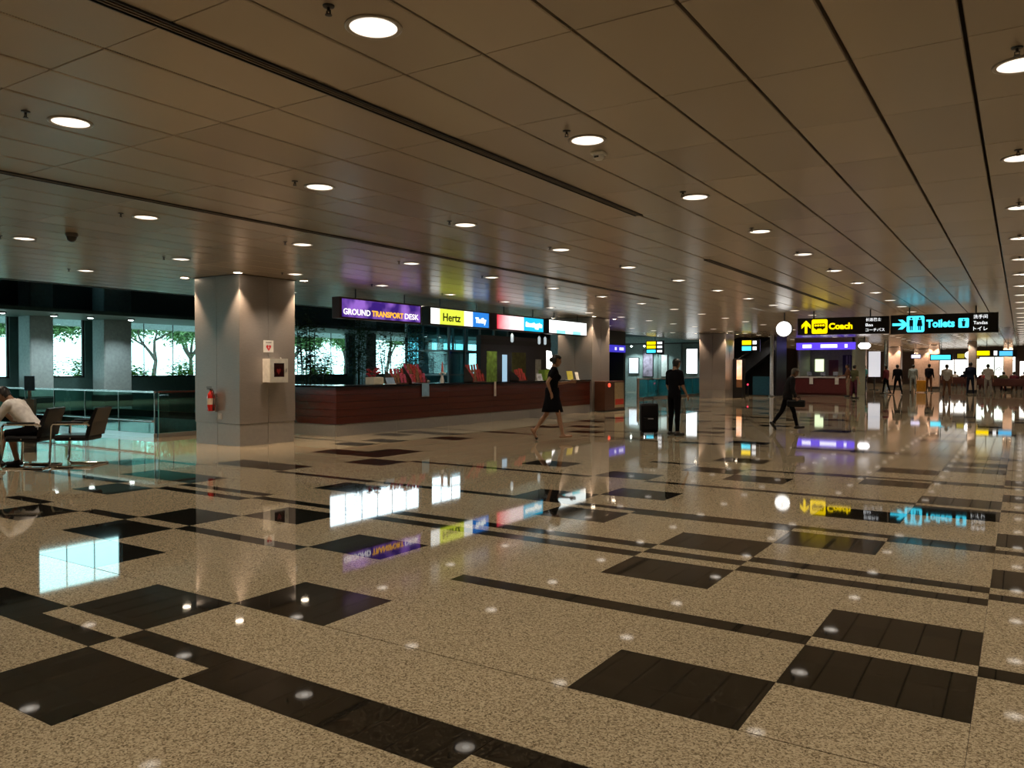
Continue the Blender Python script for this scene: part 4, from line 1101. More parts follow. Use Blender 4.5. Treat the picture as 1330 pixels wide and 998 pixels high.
    for s, S in ((-1, 'L'), (1, 'R')):
        cone(m, J['hip'+S], J['knee'+S], .088 if fem else .085, .054); cone(m, J['knee'+S], J['ank'+S], .053, .036)
        c_ = J['knee'+S].lerp(J['ank'+S], .28) + Vector((0, -.012, 0)); cone(m, c_, c_ + (J['ank'+S]-J['knee'+S])*.2, .05, .042)
        cone(m, J['heel'+S], J['toe'+S], .034, .030); cone(m, J['ank'+S], J['heel'+S].lerp(J['toe'+S], .45), .036, .036)
        cone(m, J['sh'+S], J['el'+S], .048 if fem else .056, .038 if fem else .042); cone(m, J['el'+S], J['wr'+S], .039 if fem else .043, .025)
        cone(m, J['sh'+S].lerp(J['neck'], .45), J['sh'+S], .055, .05)
        bones += [('thigh', J['hip'+S], J['knee'+S]), ('shank', J['knee'+S], J['ank'+S]), ('foot', J['heel'+S], J['toe'+S]), ('uarm', J['sh'+S], J['el'+S]), ('farm', J['el'+S], J['wr'+S])]
    tmp = link('tmp', m.mesh('tmp', SKIN[skin]))
    md = tmp.modifiers.new('r', 'REMESH'); md.mode = 'VOXEL'; md.voxel_size = vox
    ms = tmp.modifiers.new('s', 'SMOOTH'); ms.factor = .5; ms.iterations = 3
    dg = bpy.context.evaluated_depsgraph_get(); dg.update()
    me = bpy.data.meshes.new_from_object(tmp.evaluated_get(dg))
    bpy.data.objects.remove(tmp)
    V = np.array([v.co[:] for v in me.vertices]); N = np.array([n_.vector[:] for n_ in me.vertex_normals])
    F = [tuple(p.vertices) for p in me.polygons]
    C = np.array([p.center[:] for p in me.polygons])
    best = np.full(len(C), 1e9); bid = np.zeros(len(C), int); bt = np.zeros(len(C))
    for i, (nm, a, b2) in enumerate(bones):
        a, b2 = np.array(a), np.array(b2); d = b2-a; L2 = max((d*d).sum(), 1e-6)
        tt = ((C-a)@d)/L2; tc = np.clip(tt, 0, 1); dist = np.linalg.norm(C - (a + tc[:, None]*d), axis=1) - {'torso': .06, 'thigh': .03, 'head': .06}.get(nm, .02)
        w = dist < best; best[w] = dist[w]; bid[w] = i; bt[w] = tt[w]
    names = [bones[i][0] for i in bid]
    # hands: palm, four fingers of unequal length and a thumb leaving the side of the palm
    hm = MB()
    for s, S in ((-1, 'L'), (1, 'R')):
        Re, wr = J['Re'+S], J['wr'+S]
        def hp(x, y, z): return wr + Re @ Vector((s*x, y, z))
        rings = [[tuple(hp(.014*math.cos(a), .030*w*math.sin(a), z)) for a in [2*math.pi*k/10 for k in range(10)]] for z, w in ((.02, .7), (-.01, .75), (-.05, 1.15), (-.085, 1.25), (-.098, 1.1))]
        hm.loft(rings)
        for q, (yy, ln) in enumerate(((.027, .066), (.009, .075), (-.009, .070), (-.026, .054))):
            a = hp(0, yy, -.088); b2 = hp(-.008, yy*1.08, -.088-ln*.48); c_ = hp(-.030, yy*1.05, -.088-ln*.85)
            hm.tube([a, b2, c_], [.0092, .0085, .0065], 7)
        hm.tube([hp(-.004, .024, -.03), hp(-.014, .048, -.06), hp(-.022, .050, -.092)], [.013, .011, .008], 7)
    nv = len(V)
    me2 = bpy.data.meshes.new('body')
    me2.from_pydata([tuple(v) for v in V] + hm.v, [], F + [tuple(i + nv for i in f) for f in hm.f])
    me2.materials.append(SKIN[skin]); me2.polygons.foreach_set('use_smooth', [True]*len(me2.polygons))
    link('body', me2, t)
    def garment(nm, pred, offs, mt):
        sel = [i for i in range(len(F)) if pred(names[i], bt[i], C[i])]
        if not sel: return
        used = {}; vs = []; fs = []
        for i in sel:
            f = []
            for v in F[i]:
                if v not in used: used[v] = len(vs); vs.append(tuple(V[v] + N[v]*offs))
                f.append(used[v])
            fs.append(tuple(f))
        g = bpy.data.meshes.new(nm); g.from_pydata(vs, [], fs); g.materials.append(mt); g.polygons.foreach_set('use_smooth', [True]*len(fs))
        o = link(nm, g, t)
        so = o.modifiers.new('thickness', 'SOLIDIFY'); so.thickness = .006; so.offset = -1
    for nm, pred, offs, mt in wear(J): garment(nm, pred, offs, mt)
    # hair: shell over the crown and back of the head
    Rhn = np.array(Rh)
    def hairp(nm, tt, c):
        if nm != 'head': return False
        l = Rhn.T @ (np.array(c) - np.array(J['skull'])); return l[2] > .045 + .3*max(0, l[1]-.03) or (l[1] < -.012 and l[2] > -.07) or (l[1] < .03 and l[2] > .0 and abs(l[0]) < .06)
    garment('hair', hairp, .014, hair)
    for s in (-1, 1):
        e = MB(); e.ball(tuple(J['skull'] + Rh @ Vector((s*.030, .083, .008))), (.012, .008, .007), 8, 5); e.build('eye', BLACKP, t)
    e = MB(); c_ = J['skull'] + Rh @ Vector((0, .086, -.058)); e.ball(tuple(c_), (.022, .008, .006), 8, 5); e.build('mouth', mat('lips', (.25, .09, .075), .5), t)
    if extra: extra(t, J)
    return t, J
def std(top, bottom, shoe, sleeve=.55, leg=1.0, coat=False):
    def w(J):
        return [('top', lambda n, t, c: (n == 'torso' and (True if coat else t > -.12)) or (n == 'uarm' and (sleeve > 1 or t < sleeve*1.9)) or (n == 'farm' and sleeve > 1 and t < .96) or (coat and n == 'thigh' and t < .12), .016 if coat else .011, top),
                ('trousers', lambda n, t, c: (n == 'torso' and t < .22) or n == 'thigh' and (leg >= 1 or t < leg*1.6) or (n == 'shank' and leg >= 1 and t < .96), .008, bottom),
                ] + [('shoe', lambda n, t, c, A=A, B=B: (n == 'foot' or (n == 'shank' and t > .97)) and (Vector(c)-J[A]).length < (Vector(c)-J[B]).length, .007, shoe) for A, B in (('ankL', 'ankR'), ('ankR', 'ankL'))]
    return w
BLKC, DKBLUE, SHOE = cloth('black', (.004, .004, .0055)), cloth('navy', (.012, .016, .035)), mat('shoe_black', (.010, .010, .011), .4)

# image-right direction in the world, as a heading for figures (they face local +Y)
RIGHTWARD = math.atan2(CR.y, CR.x) - math.pi/2

def dress(col):
    def w(J):
        return [('dress_top', lambda n, t, c: n == 'torso' or (n == 'uarm' and t < .62), .011, col),
                ] + [('shoe', lambda n, t, c, A=A, B=B: n == 'foot' and c[2] < .055 and (Vector(c)-J[A]).length < (Vector(c)-J[B]).length, .006, SHOE) for A, B in (('ankL', 'ankR'), ('ankR', 'ankL'))]
    return w
def skirt(t, J):
    m = MB(); rings = []
    ztop, zhem = J['pel'].z + .12, (J['kneeL'].z + J['kneeR'].z)/2 + .06
    for k in range(8):
        z = ztop + (zhem - ztop)*k/7
        ys, rs_ = [], []
        for S in 'LR':
            h_, n_ = J['hip'+S], J['knee'+S]; f = min(1, max(0, (h_.z - z)/(h_.z - n_.z)))
            q = h_.lerp(n_, f); ys.append(q.y); rs_.append(.092 - .032*f)
        lo, hi = min(y_ - r_ for y_, r_ in zip(ys, rs_)), max(y_ + r_ for y_, r_ in zip(ys, rs_))
        pad = .028 if k > 1 else .022
        lo, hi = min(lo - pad, -.125 if k > 0 else -.11), max(hi + pad, .125 if k > 0 else .115)
        rx = (.142, .172, .192, .198, .20, .20, .20, .20)[k]
        rings.append([(rx*math.cos(2*math.pi*q/24), (lo+hi)/2 + (hi-lo)/2*math.sin(2*math.pi*q/24)*1.20, z) for q in range(24)])
    m.loft(rings, False); o = m.build('skirt', BLKC, t, True)
    so = o.modifiers.new('thickness', 'SOLIDIFY'); so.thickness = .006
    b = MB(); b.ball(tuple(J['skull'] + Vector((0, -.10, .02))), (.045, .05, .05), 12, 8); b.build('hair_bun', HAIRB, t, True)
person('woman in a short black dress walking past the counter, one arm raised before her', (-8.15, 14.15, 0), RIGHTWARD + .08,
       dict(lean=4, hipR=17, kneeR=6, footR=-5, hipL=-15, kneeL=20, footL=-25, shR=-30, elR=55, outR=12, inR=20, shL=25, elL=75, outL=6, head=8), dress(BLKC), 'tan', scale=1.0, fem=True, extra=skirt)
# the man waiting with his luggage, seen from behind
person('man in black shirt and trousers standing beside a black suitcase, seen from behind', (-6.50, 16.75, 0), rad(32.9) - 1.0,
       dict(hipL=3, hipR=-2, shL=8, elL=28, outL=14, shR=5, elR=30, outR=8, inR=15, head=14), std(BLKC, BLKC, SHOE, .5), 'tan', scale=.985)
t = thing('suitcase', 'large black upright suitcase on wheels beside the standing man', 'suitcase', (-6.98, 16.45, 0), rad(32.9))
m = MB(); m.bevbox(-.19, .19, -.14, .14, .08, .72, .035); m.build('shell', mat('case_black', (.005, .0045, .006), .6, bump=.2, scale=30, spec=.2), t)
m = MB(); m.bevbox(-.15, .15, -.175, -.14, .14, .42, .02); m.build('front_pocket', mat('case_black', (.010, .009, .011)), t)
m = MB(); m.box(-.05, .07, -.179, -.174, .38, .40); m.build('badge', STEEL, t)
m = MB(); m.tube([(-.11, .10, .70), (-.11, .10, .84), (.11, .10, .84), (.11, .10, .70)], .012, 8); m.build('handle', DMETAL, t)
for sx in (-.15, .15):
    for sy in (-.10, .10):
        m = MB(); m.lathe([(.04, sx-.018), (.04, sx+.018)], (0, sy, .04), n=14, axis='X'); m.box(sx-.008, sx+.008, sy-.02, sy+.02, .04, .09); m.build('wheel', BLACKP, t)
# the stooped man striding off with a bag
person('grey-haired man in a dark jacket striding away with a black bag', (-4.76, 19.72, 0), RIGHTWARD - .12,
       dict(lean=12, hipR=20, kneeR=8, footR=-6, hipL=-18, kneeL=16, footL=-16, shR=6, elR=25, outR=16, shL=-6, elL=14, outL=18, head=12), std(cloth('charcoal', (.012, .011, .012)), BLKC, SHOE, 2, coat=True), 'dark', hair=mat('hair_grey', (.10, .085, .07), .6, bump=.3, scale=50), scale=.87)
t = thing('shoulder_bag', 'flat black bag carried by the striding man', 'bag', (-4.52, 19.54, .585), RIGHTWARD + math.pi/2 - .1)
m = MB(); m.bevbox(-.21, .21, -.05, .05, 0, .17, .03); m.build('body', mat('bag_black', (.004, .004, .005), .6, spec=.2), t)
m = MB(); m.tube([(-.10, 0, .16), (-.09, 0, .24), (.09, 0, .24), (.10, 0, .16)], .010, 8); m.build('handle', BLKC, t)

# ------------------------------------------------ lounge chairs and the seated man
def chair(label, loc, rz):
    """faces +Y in its own frame"""
    t = thing('lounge_chair', label, 'chair', loc, rz, 'black leather chairs by the balustrade')
    m = MB(); m.bevbox(-.25, .25, -.24, .27, .40, .485, .03); m.build('seat', LEATHER, t)
    m = MB(); m.loft([[(-.25, -.20, .47), (.25, -.20, .47), (.25, -.265, .47), (-.25, -.265, .47)], [(-.25, -.25, .68), (.25, -.25, .68), (.25, -.315, .68), (-.25, -.315, .68)], [(-.24, -.35, .90), (.24, -.35, .90), (.24, -.39, .89), (-.24, -.39, .89)]]); m.build('backrest', LEATHER, t)
    for s in (-1, 1):
        x = s*.285
        m = MB(); m.tube([(x, -.30, .012), (x, .26, .012), (x, .30, .05), (x, .27, .62), (x, .24, .66), (x, -.24, .66), (x, -.29, .63)], .018, 8); m.build('side_frame', CHROME, t, True)
        m = MB(); m.bevbox(x-.022, x+.022, -.20, .20, .668, .695, .01); m.build('armrest', BLACKP, t)
        m = MB(); m.tube([(x, .0, .44), (s*.24, .0, .44)], .012, 8); m.build('seat_bracket', CHROME, t)
    m = MB(); m.tube([(-.285, -.29, .012), (.285, -.29, .012)], .014, 8); m.build('rear_bar', CHROME, t)
    return t
FACE = RIGHTWARD + math.pi + .06
chair('black leather chair with chrome frame carrying the seated man', (-12.52, 6.03, 0), FACE)
chair('empty black leather chair with chrome sled frame beside the seated man', (-12.10, 6.52, 0), FACE)
chair('black leather chair at the edge of the seating group before the seated man', (-13.75, 5.25, 0), FACE + .1)
sx, sy = math.cos(FACE + math.pi/2), math.sin(FACE + math.pi/2)
person('man in a white T-shirt hunched forward on a chair, chin in hand', (-12.52 - .05*sx, 6.03 - .05*sy, 0), FACE,
       dict(lean=38, hipL=86, kneeL=84, hipR=82, kneeR=92, abL=8, abR=8, shL=72, elL=95, outL=2, inL=15, shR=62, elR=110, outR=4, inR=12, head=6), std(cloth('white', (.88, .85, .83)), BLKC, SHOE, .5, leg=.55), 'tan', seat=.575)
t = thing('blue_notice_stand', 'pale blue notice board on a white stand by the balustrade', 'notice stand', (-19.9, 9.55, 0), rad(35))
m = MB(); m.box(-.12, .12, -.01, .01, .95, 1.30); m.build('board', mat('notice_blue', (.22, .46, .78), .5), t)
m = MB(); m.box(-.13, .13, -.05, .05, 0, .75); m.box(-.03, .03, -.02, .02, .75, .95); m.build('stand', WHITEP, t)

# ================================================================== FAR END OF THE HALL
# cabinet by the second column
t = thing('hose_cabinet', 'brown fire cabinet with beige panel and red label beside the pinkish column', 'cabinet', (-12.40, 25.35, 0))
m = MB(); m.bevbox(-.05, .35, -.80, .80, .04, 1.06, .015); m.build('body', mat('cabinet_brown', (.07, .025, .012), .4), t)
m = MB(); m.box(.35, .362, -.02, .74, .12, 1.0); pn = m.build('door', mat('cabinet_beige', (.34, .27, .16), .5), t)
m = MB(); m.box(.362, .366, .02, .70, .22, .42); m.build('label', mat('label_red', (.5, .03, .015), .5), pn)
m = MB(); m.box(-.05, .37, -.82, .82, 0, .04); m.build('plinth', DMETAL, t)
m = MB(); m.lathe([(.07, .352), (.07, .38), (.05, .40), (.004, .405)], (0, -.48, .92), n=14, axis='X'); m.build('alarm_lamp', glow('alarm_red', (1.0, .10, .05), 1.2), t, True)
# lit totem beside the third column
t = thing('info_totem', 'tall dark totem with glowing orange-white panel beside the far column', 'totem', (-12.15, 40.3, 0), rad(-20))
m = MB(); m.bevbox(-.30, .30, -.14, .14, 0, 2.02, .02); m.build('body', BLACKP, t)
m = MB(); m.box(-.05, .27, -.148, -.14, .95, 1.95); m.build('lit_panel', glow('totem_glow', (1.0, .42, .18), 1.4, (1.0, .75, .6), 1.5), t)
m = MB(); m.box(-.05, .29, -.16, -.14, .55, .92); m.build('shelf_panel', mat('totem_bronze', (.28, .14, .07), .4, .4), t)
# dark escalator well with post, blue panel and red lamp
t = thing('escalator_well', 'black escalator enclosure with sloping truss between column and bureau', 'escalator', (-12.7, 44.5, 0))
m = MB(); m.box(-2.2, 1.35, 2.0, 2.2, 0, CEIL); m.box(-2.2, -2.0, -1.0, 2.0, 0, CEIL); m.box(1.25, 1.35, 0, 2.0, 0, CEIL); m.build('enclosure', mat('well_black', (.006, .007, .012), .5), t)
m = MB(); m.loft([[(-2.0, y, .1), (-2.0, y, 1.0), (.9, y, 3.2), (1.25, y, 3.2), (1.25, y, 2.7)] for y in (.5, 1.5)]); m.build('truss', mat('truss_grey', (.035, .04, .05), .45, .3), t)
m = MB(); m.tube([(-2.0, .45, 1.35), (1.0, .45, 3.28)], .04, 8); m.build('handrail', BLACKP, t)
m = MB(); m.box(.15, 1.2, -.35, -.33, .05, 1.08); m.build('blue_panel', mat('well_blue', (.02, .10, .16), .3), t)
m = MB(); m.lathe([(.035, -.40), (.05, -.38), (.05, -.36)], (-.12, 0, .62), n=12, axis='Y'); m.build('red_lamp', glow('well_red', (1.0, .05, .12), 1.6), t)
m = MB(); m.box(-.16, -.08, -.36, -.30, 0, .68); m.build('lamp_post', BLACKP, t)
t = thing('white_post', 'slim bluish white steel post at the edge of the escalator well', 'post', (-11.32, 43.4, 0))
m = MB(); m.lathe([(.10, 0), (.10, CEIL)], n=16); m.build('shaft', mat('post_white', (.55, .60, .68), .4), t, True)
m = MB(); m.lathe([(.15, 0), (.15, .06), (.11, .08)], n=16); m.build('base', STEEL, t, True)
t = thing('well_sign', 'small hanging sign with yellow and cyan symbols beside the far column', 'sign', (-12.25, 41.0, 2.40))
m = MB(); m.box(0, .95, 0, .1, 0, .62); m.build('housing', BLK, t)
for z, mm in ((.35, YEL), (.05, CYA)):
    m = MB(); m.box(.03, .50, -.008, 0, z, z+.22); m.build('symbol', mm, t)
    m = MB(); m.box(.58, .78, -.008, 0, z+.02, z+.20); m.build('figure', SW2, t)
m = MB(); m.lathe([(.02, .62), (.02, CEIL-2.40)], (.48, .05, 0), n=8); m.build('hanger_rod', DMETAL, t)

# exchange bureau
t = thing('exchange_bureau', 'service bureau with dark red counter and violet lit fascia', 'booth', (-9.5, 48, 0))
m = MB(); m.box(-1.55, 1.45, 3.4, 3.55, 0, CEIL); m.box(-1.65, -1.55, .6, 3.55, 0, CEIL); m.box(1.45, 1.6, 0, 3.55, 0, CEIL); m.build('walls', mat('bureau_wall', (.30, .31, .20), .6), t)
m = MB(); m.box(-1.65, 1.6, 0, .7, .1, .98); m.box(-1.6, 1.55, .05, .65, 0, .1); m.build('counter_front', mat('bureau_red', (.13, .025, .028), .4), t)
m = MB(); m.box(-1.7, 1.65, -.05, .75, .98, 1.06); m.build('counter_top', mat('bureau_top', (.55, .52, .52), .3), t)
for x in (-.75, .65):
    m = MB(); m.box(x-.1, x+.1, -.06, -.02, .62, 1.0); m.build('notice', WHITEP, t)
f = MB(); f.box(-1.6, 1.6, -.02, .25, 2.62, 3.02); fs = f.build('fascia', glow('fascia_violet', (.10, .05, .85), 1.4), t)
for a, b2 in ((-1.25, -.75), (-.25, .65), (1.05, 1.2)):
    m = MB(); m.box(a, b2, -.03, -.02, 2.72, 2.92); m.build('lettering', glow('fascia_text', (.85, .85, 1.0), 1.8), fs)
m = MB(); m.box(-1.7, 1.7, 0, .5, 3.02, CEIL); m.build('header', mat('bureau_header', (.22, .15, .12), .6), t)
m = MB(); m.box(-1.25, -.75, 3.36, 3.4, 1.35, 2.1); m.build('lit_panel', glow('bureau_lime', (.85, 1.0, .62), 1.4), t)
m = MB(); m.box(-.45, .1, 3.36, 3.4, 1.1, 2.05); m.build('brown_panel', mat('bureau_brown', (.16, .055, .03), .5), t)
m = MB(); m.box(.35, 1.2, 3.35, 3.4, .1, 2.35); m.build('doorway', mat('bureau_dark', (.02, .015, .03), .5), t)
m = MB(); m.box(.55, .65, 3.3, 3.35, 1.1, 2.3); m.box(.72, .8, 3.3, 3.35, 1.1, 2.3); m.build('curtain', mat('bureau_curtain', (.25, .22, .28), .7), t)
m = MB(); m.box(1.25, 1.42, 3.34, 3.4, 1.2, 2.1); m.build('lime_poster', mat('bureau_lime_poster', (.30, .34, .05), .6), t)
for x in (-.95, -.2, .5):
    q = thing('bureau_screen', 'small pale screen standing on the bureau counter', 'monitor', (-9.5+x, 48.4, 1.06), group='screens on the bureau counter')
    m = MB(); m.box(-.13, .13, -.02, .02, .06, .28); m.build('display', mat('screen_grey', (.25, .28, .30), .4), q)
    m = MB(); m.box(-.02, .02, -.02, .02, 0, .06); m.box(-.08, .08, -.06, .06, 0, .012); m.build('stand', DMETAL, q)
t = thing('oval_lamp_sign', 'glowing white rounded hanging lamp sign beside the violet fascia', 'sign', (-7.35, 47.6, 2.62))
m = MB(); m.prism(rsq(0, .18, .62, .34, .12), -.06, .06, 'XZ'); m.build('lit_body', glow('oval_white', (1, .97, 1), 3.0), t)
m = MB(); m.lathe([(.02, .34), (.02, CEIL-2.62)], n=8); m.build('hanger_rod', DMETAL, t)

# pillars, portals and lit panels far along the hall
def pillar(x, y, w, label, mt, lamp=True):
    t = thing('hall_pillar', label, 'pillar', (x, y, 0))
    m = MB(); m.bevbox(-w/2, w/2, -w/2, w/2, .2, CEIL-.02, .03); m.build('shaft', mt, t)
    m = MB(); m.box(-w/2-.02, w/2+.02, -w/2-.02, w/2+.02, 0, .2); m.build('base', DMETAL, t)
    if lamp:
        for sx in (-1, 1):
            l = thing('pillar_downlight', 'bright warm downlight washing a far pillar', 'ceiling light', (x+sx*(w/2-.1), y-w/2-.22, CEIL), group='downlights at the far pillars')
            m = MB(); m.lathe([(.12, 0), (.12, -.008), (.09, -.012)], n=14, cap=False); m.build('trim_ring', mat('satin_ring', (.42, .38, .33)), l)
            m = MB(); m.lathe([(.092, -.004), (.004, -.012)], n=14); m.build('lamp_face', LAMPHOT, l)
            add_spot(l, COLUMN_LAMP, 84, .6, .05, (1.0, .68, .45), -.02)
PKW = mat('pillar_pink', (.46, .34, .29), .45)
pillar(-9.9, 62, .9, 'pink pillar next to the white panel far down the hall', PKW)
pillar(-8.6, 70, 1.1, 'pink pillar behind the steel post far down the hall', PKW)
pillar(-7.3, 78, 1.2, 'pink pillar behind the dark-clad travellers', PKW)
pillar(-5.4, 66, .7, 'slim pink pillar beside the grey-clad traveller', PKW)
pillar(-2.55, 57, .45, 'narrow pale pillar between the two bright shop fronts', mat('pillar_pale', (.52, .42, .36), .45), False)
pillar(-.75, 64, .55, 'pale pillar at the right end of the bright shop front', mat('pillar_pale', (.52, .42, .36), .45))
t = thing('white_panel_stand', 'tall white lit panel standing near the far pillars', 'panel', (-8.75, 61.0, 0))
m = MB(); m.box(-.38, .38, -.05, .05, .95, 2.75); m.build('panel', glow('tall_panel', (.85, .85, .9), .75), t)
m = MB(); m.box(-.3, .3, -.15, .15, 0, .05); m.box(-.05, .05, -.04, .04, .05, .95); m.build('stand', DMETAL, t)
t = thing('steel_post', 'shining steel post far down the hall beside the white panel', 'post', (-7.2, 55.0, 0))
m = MB(); m.lathe([(.13, .02), (.13, CEIL)], n=18); m.build('shaft', mat('post_shine', (.75, .78, .85), .15, .9), t, True)
m = MB(); m.lathe([(.2, 0), (.2, .03), (.14, .05)], n=18); m.build('base', STEEL, t, True)
def shopfront(x0, x1, y, z0, z1, label, mt, dk):
    t = thing('shop_front', label, 'shop front', ((x0+x1)/2, y, 0)); w = (x1-x0)/2
    m = MB(); m.box(-w-.2, w+.2, 0, .6, 0, z0); m.box(-w-.2, w+.2, 0, .6, z1, CEIL-.03); m.box(-w-.2, -w, 0, .6, z0, z1); m.box(w, w+.2, 0, .6, z0, z1); m.build('surround', mat('shop_dark', (.05, .03, .025), .6), t)
    n = max(2, int((x1-x0)/1.4))
    for q in range(n):
        m = MB(); m.box(-w+2*w*q/n+.03, -w+2*w*(q+1)/n-.03, .1, .14, z0, z1); m.build('lit_panel', mt, t)
    return t
shopfront(-6.6, -3.35, 80, .9, 2.35, 'glowing white shop front far down the hall behind the cyan sign', glow('shop_white', (1, .97, .9), 2.2), None)
sf = shopfront(-3.15, -.35, 72, .9, 2.45, 'broad glowing greenish white shop front with black curved drawing', glow('shop_green_white', (.90, 1.0, .88), 2.2), None)
m = MB()
for r0 in (.28, .48): m.tube([(.55+r0*math.cos(a), .09, 1.35+r0*.7*math.sin(a)) for a in [math.pi*k/8 for k in range(9)]], .03, 5)
m.tube([(.95, .09, 2.15), (1.15, .09, 2.25), (1.3, .09, 2.1)], .03, 5); m.build('drawing', BLACKP, sf)
shopfront(-.1, 1.0, 70, 1.0, 2.1, 'bright white shop front at the edge of the hall', glow('shop_white', (1, .97, .9), 2.2), None)
def far_sign(x0, x1, y, z0, z1, label, parts_):
    t = thing('far_sign', label, 'sign', (x0, y, z0)); W, H = x1-x0, z1-z0
    m = MB(); m.box(0, W, 0, .12, 0, H); m.build('housing', BLK, t)
    for a, b2, mm in parts_:
        m = MB(); m.box(W*a, W*b2, -.01, 0, H*.15, H*.85); m.build('lit_panel', mm, t)
    m = MB(); m.lathe([(.02, H), (.02, CEIL-z0)], (W*.5, .06, 0), n=8); m.build('hanger_rod', DMETAL, t)
far_sign(-5.35, -3.95, 62, 2.10, 2.55, 'black hanging sign with cyan panel far down the hall', [(.05, .9, CYA)])
far_sign(-3.75, -2.35, 62, 2.20, 2.62, 'black hanging sign with dull yellow panel and white disc far down the hall', [(.05, .35, glow('sign_dull_yellow', (.45, .38, .02), .8)), (.75, .95, glow('sign_dull_orange', (.35, .22, .03), .6))])
far_sign(-2.45, -1.2, 58, 2.32, 2.72, 'black hanging sign with bright yellow panel before the greenish shop front', [(.05, .62, YEL), (.8, .95, SW2)])
far_sign(-1.2, -.2, 58, 2.28, 2.70, 'black hanging sign with blue panel before the greenish shop front', [(.05, .75, glow('sign_sky', (.10, .55, .95), 1.2))])
far_sign(-6.75, -6.1, 64, 2.25, 2.60, 'small pale violet hanging sign among the far pillars', [(.05, .95, glow('sign_violet', (.72, .68, .95), 1.4))])
far_sign(-9.75, -9.2, 60, 2.45, 2.85, 'small blue hanging sign beside the far pink pillar', [(.1, .9, SBL)])
t = thing('far_clock', 'round white lit clock hanging far down the hall', 'clock', (-2.95, 61.5, 2.45))
m = MB(); m.lathe([(.28, 0), (.28, .1)], n=24, axis='Y'); m.build('case', DMETAL, t); m = MB(); m.lathe([(.26, -.001), (.004, -.004)], n=24, axis='Y'); m.build('face', glow('clock_face', (1, .99, .95), 2.6), t)
m = MB(); m.lathe([(.02, .28), (.02, CEIL-2.45)], (0, .05, 0), n=8); m.build('hanger_rod', DMETAL, t)
t = thing('yellow_suitcase', 'orange-yellow suitcase standing beside a traveller far down the hall', 'suitcase', (-5.35, 56.6, 0))
m = MB(); m.bevbox(-.26, .26, -.14, .14, .06, .78, .04); m.build('shell', mat('case_orange', (.62, .28, .02), .4), t); m = MB(); m.tube([(-.1, 0, .78), (-.1, 0, .95), (.1, 0, .95), (.1, 0, .78)], .012, 6); m.build('handle', DMETAL, t)
for sx in (-.2, .2):
    m = MB(); m.lathe([(.035, sx-.02), (.035, sx+.02)], (0, 0, .035), n=10, axis='X'); m.build('wheel', BLACKP, t)

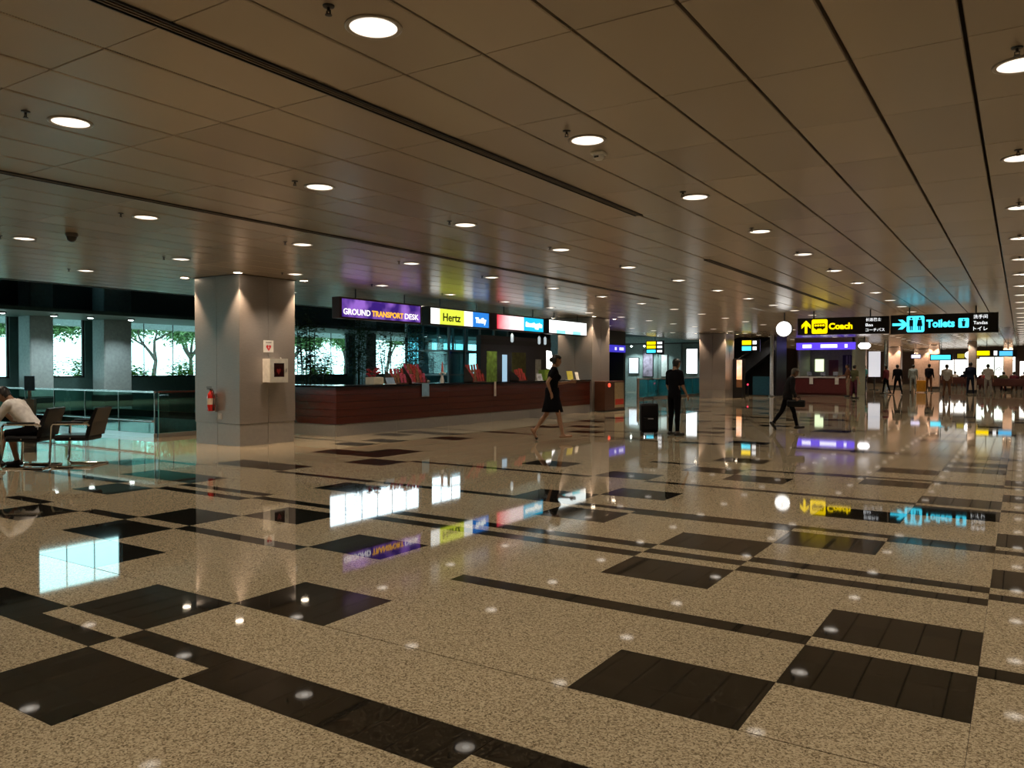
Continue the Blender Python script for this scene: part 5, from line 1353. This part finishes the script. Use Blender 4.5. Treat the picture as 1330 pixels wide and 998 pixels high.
# travellers far down the hall
W = lambda a, b2, sl=.5: std(a, b2, SHOE, sl)
GRY, LGREY, OLV, RED, TEALC, BRN, WHT = cloth('grey', (.22, .21, .20)), cloth('light_grey', (.42, .40, .37)), cloth('olive', (.10, .10, .05)), cloth('red', (.30, .03, .03)), cloth('teal', (.10, .34, .36)), cloth('brown', (.13, .06, .035)), cloth('white', (.88, .85, .83))
crowd = [
 ('traveller in a brown top and tan trousers before the bureau counter', -7.75, 45.0, 1.9, dict(shR=20, elR=60), W(BRN, cloth('tan', (.26, .20, .14))), 'tan', 1.0),
 ('traveller in olive and pink beside the brown-topped traveller, holding bags', -7.1, 43.0, -.6, dict(shL=15, elL=40), W(OLV, cloth('plum', (.10, .03, .05))), 'fair', .97),
 ('traveller in a bright teal shirt and dark trousers near the far pink pillar', -9.0, 58.5, 2.6, dict(hipL=8, hipR=-6), W(TEALC, DKBLUE), 'dark', 1.0),
 ('traveller in black walking towards the bureau far down the hall', -6.05, 50.9, .5, dict(hipL=14, hipR=-12, kneeR=15, lean=3), std(BLKC, BLKC, SHOE, 2), 'dark', 1.02),
 ('traveller in dark red beside the traveller in black', -6.75, 51.6, 1.1, dict(hipL=10, hipR=-8, kneeR=12), W(cloth('maroon', (.13, .025, .035)), BLKC, 2), 'tan', .97),
 ('traveller in a pale grey-blue robe beside the orange suitcase', -5.85, 56.8, .2, dict(), std(cloth('pale_blue', (.36, .42, .44)), cloth('pale_blue', (.36, .42, .44)), SHOE, 2, coat=True), 'tan', 1.02),
 ('traveller in a dark jacket holding the orange suitcase', -4.95, 57.0, -.3, dict(shL=10, elL=20), W(cloth('ink', (.010, .010, .016)), BRN, 2), 'tan', 1.04),
 ('tall traveller in a light grey shirt and brown trousers seen from behind', -3.25, 46.9, .1, dict(hipL=5, hipR=-5, shL=10, elL=50), W(LGREY, BRN), 'tan', 1.0),
 ('traveller in navy standing between the two light-shirted travellers', -2.42, 52.0, .15, dict(), W(DKBLUE, DKBLUE, 2), 'dark', 1.08),
 ('traveller in a pale grey top and grey trousers before the greenish shop front', -1.53, 51.0, .2, dict(hipL=4, hipR=-4, shL=15, elL=60), W(LGREY, GRY), 'tan', 1.02),
]
for i_, (lb, x, y, hd, po, wr_, sk, sc) in enumerate(crowd): person(lb, (x, y, 0), hd, po, wr_, sk, scale=sc, vox=.026)
# passengers on the far benches
rr = random.Random(9)
cols_ = [BLKC, DKBLUE, BRN, RED, WHT, GRY, cloth('maroon', (.13, .025, .035)), OLV]
nmc = ['black', 'navy', 'brown', 'red', 'white', 'grey', 'maroon', 'olive']
seat_i = 0
for by, bx0, n in ((60.0, -1.75, 4), (63.0, -3.0, 6), (68.5, -5.6, 5)):
    b = thing('waiting_bench', 'dark red waiting bench ' + {60.0: 'with passengers before the far pale pillar', 63.0: 'with a full row of passengers below the shop fronts', 68.5: 'with passengers before the far white shop front'}[by], 'bench', (bx0, by, 0))
    Lb = n*.6
    m = MB(); m.bevbox(-.1, Lb, -.25, .25, .40, .46, .02); m.build('seat', mat('bench_red', (.08, .02, .018), .5), b)
    m = MB(); m.bevbox(-.1, Lb, -.30, -.25, .46, .90, .02); m.build('backrest', mat('bench_red', (.08, .02, .018)), b)
    for x in (0, Lb-.1):
        m = MB(); m.box(x-.03, x+.03, -.25, .25, 0, .03); m.box(x-.03, x+.03, -.03, .03, .03, .40); m.build('leg', STEEL, b)
    for q in range(n):
        c1, c2 = rr.randrange(len(cols_)), rr.randrange(len(cols_)); 
        person('passenger in %s top and %s trousers, %s on the bench %s' % (nmc[c1], nmc[c2], ('first', 'second', 'third', 'fourth', 'fifth', 'sixth')[q], {60.0: 'by the pale pillar', 63.0: 'below the shop fronts', 68.5: 'before the white shop front'}[by]), (bx0 + .2 + .6*q, by + .02, 0), rr.uniform(-.15, .15), dict(hipL=88, kneeL=86, hipR=85, kneeR=88, lean=rr.uniform(-5, 12), shL=25, elL=50, shR=25, elR=50, head=rr.uniform(-5, 20)), W(cols_[c1], cols_[c2]), rr.choice(['tan', 'dark', 'fair']), vox=.035, seat=.565)
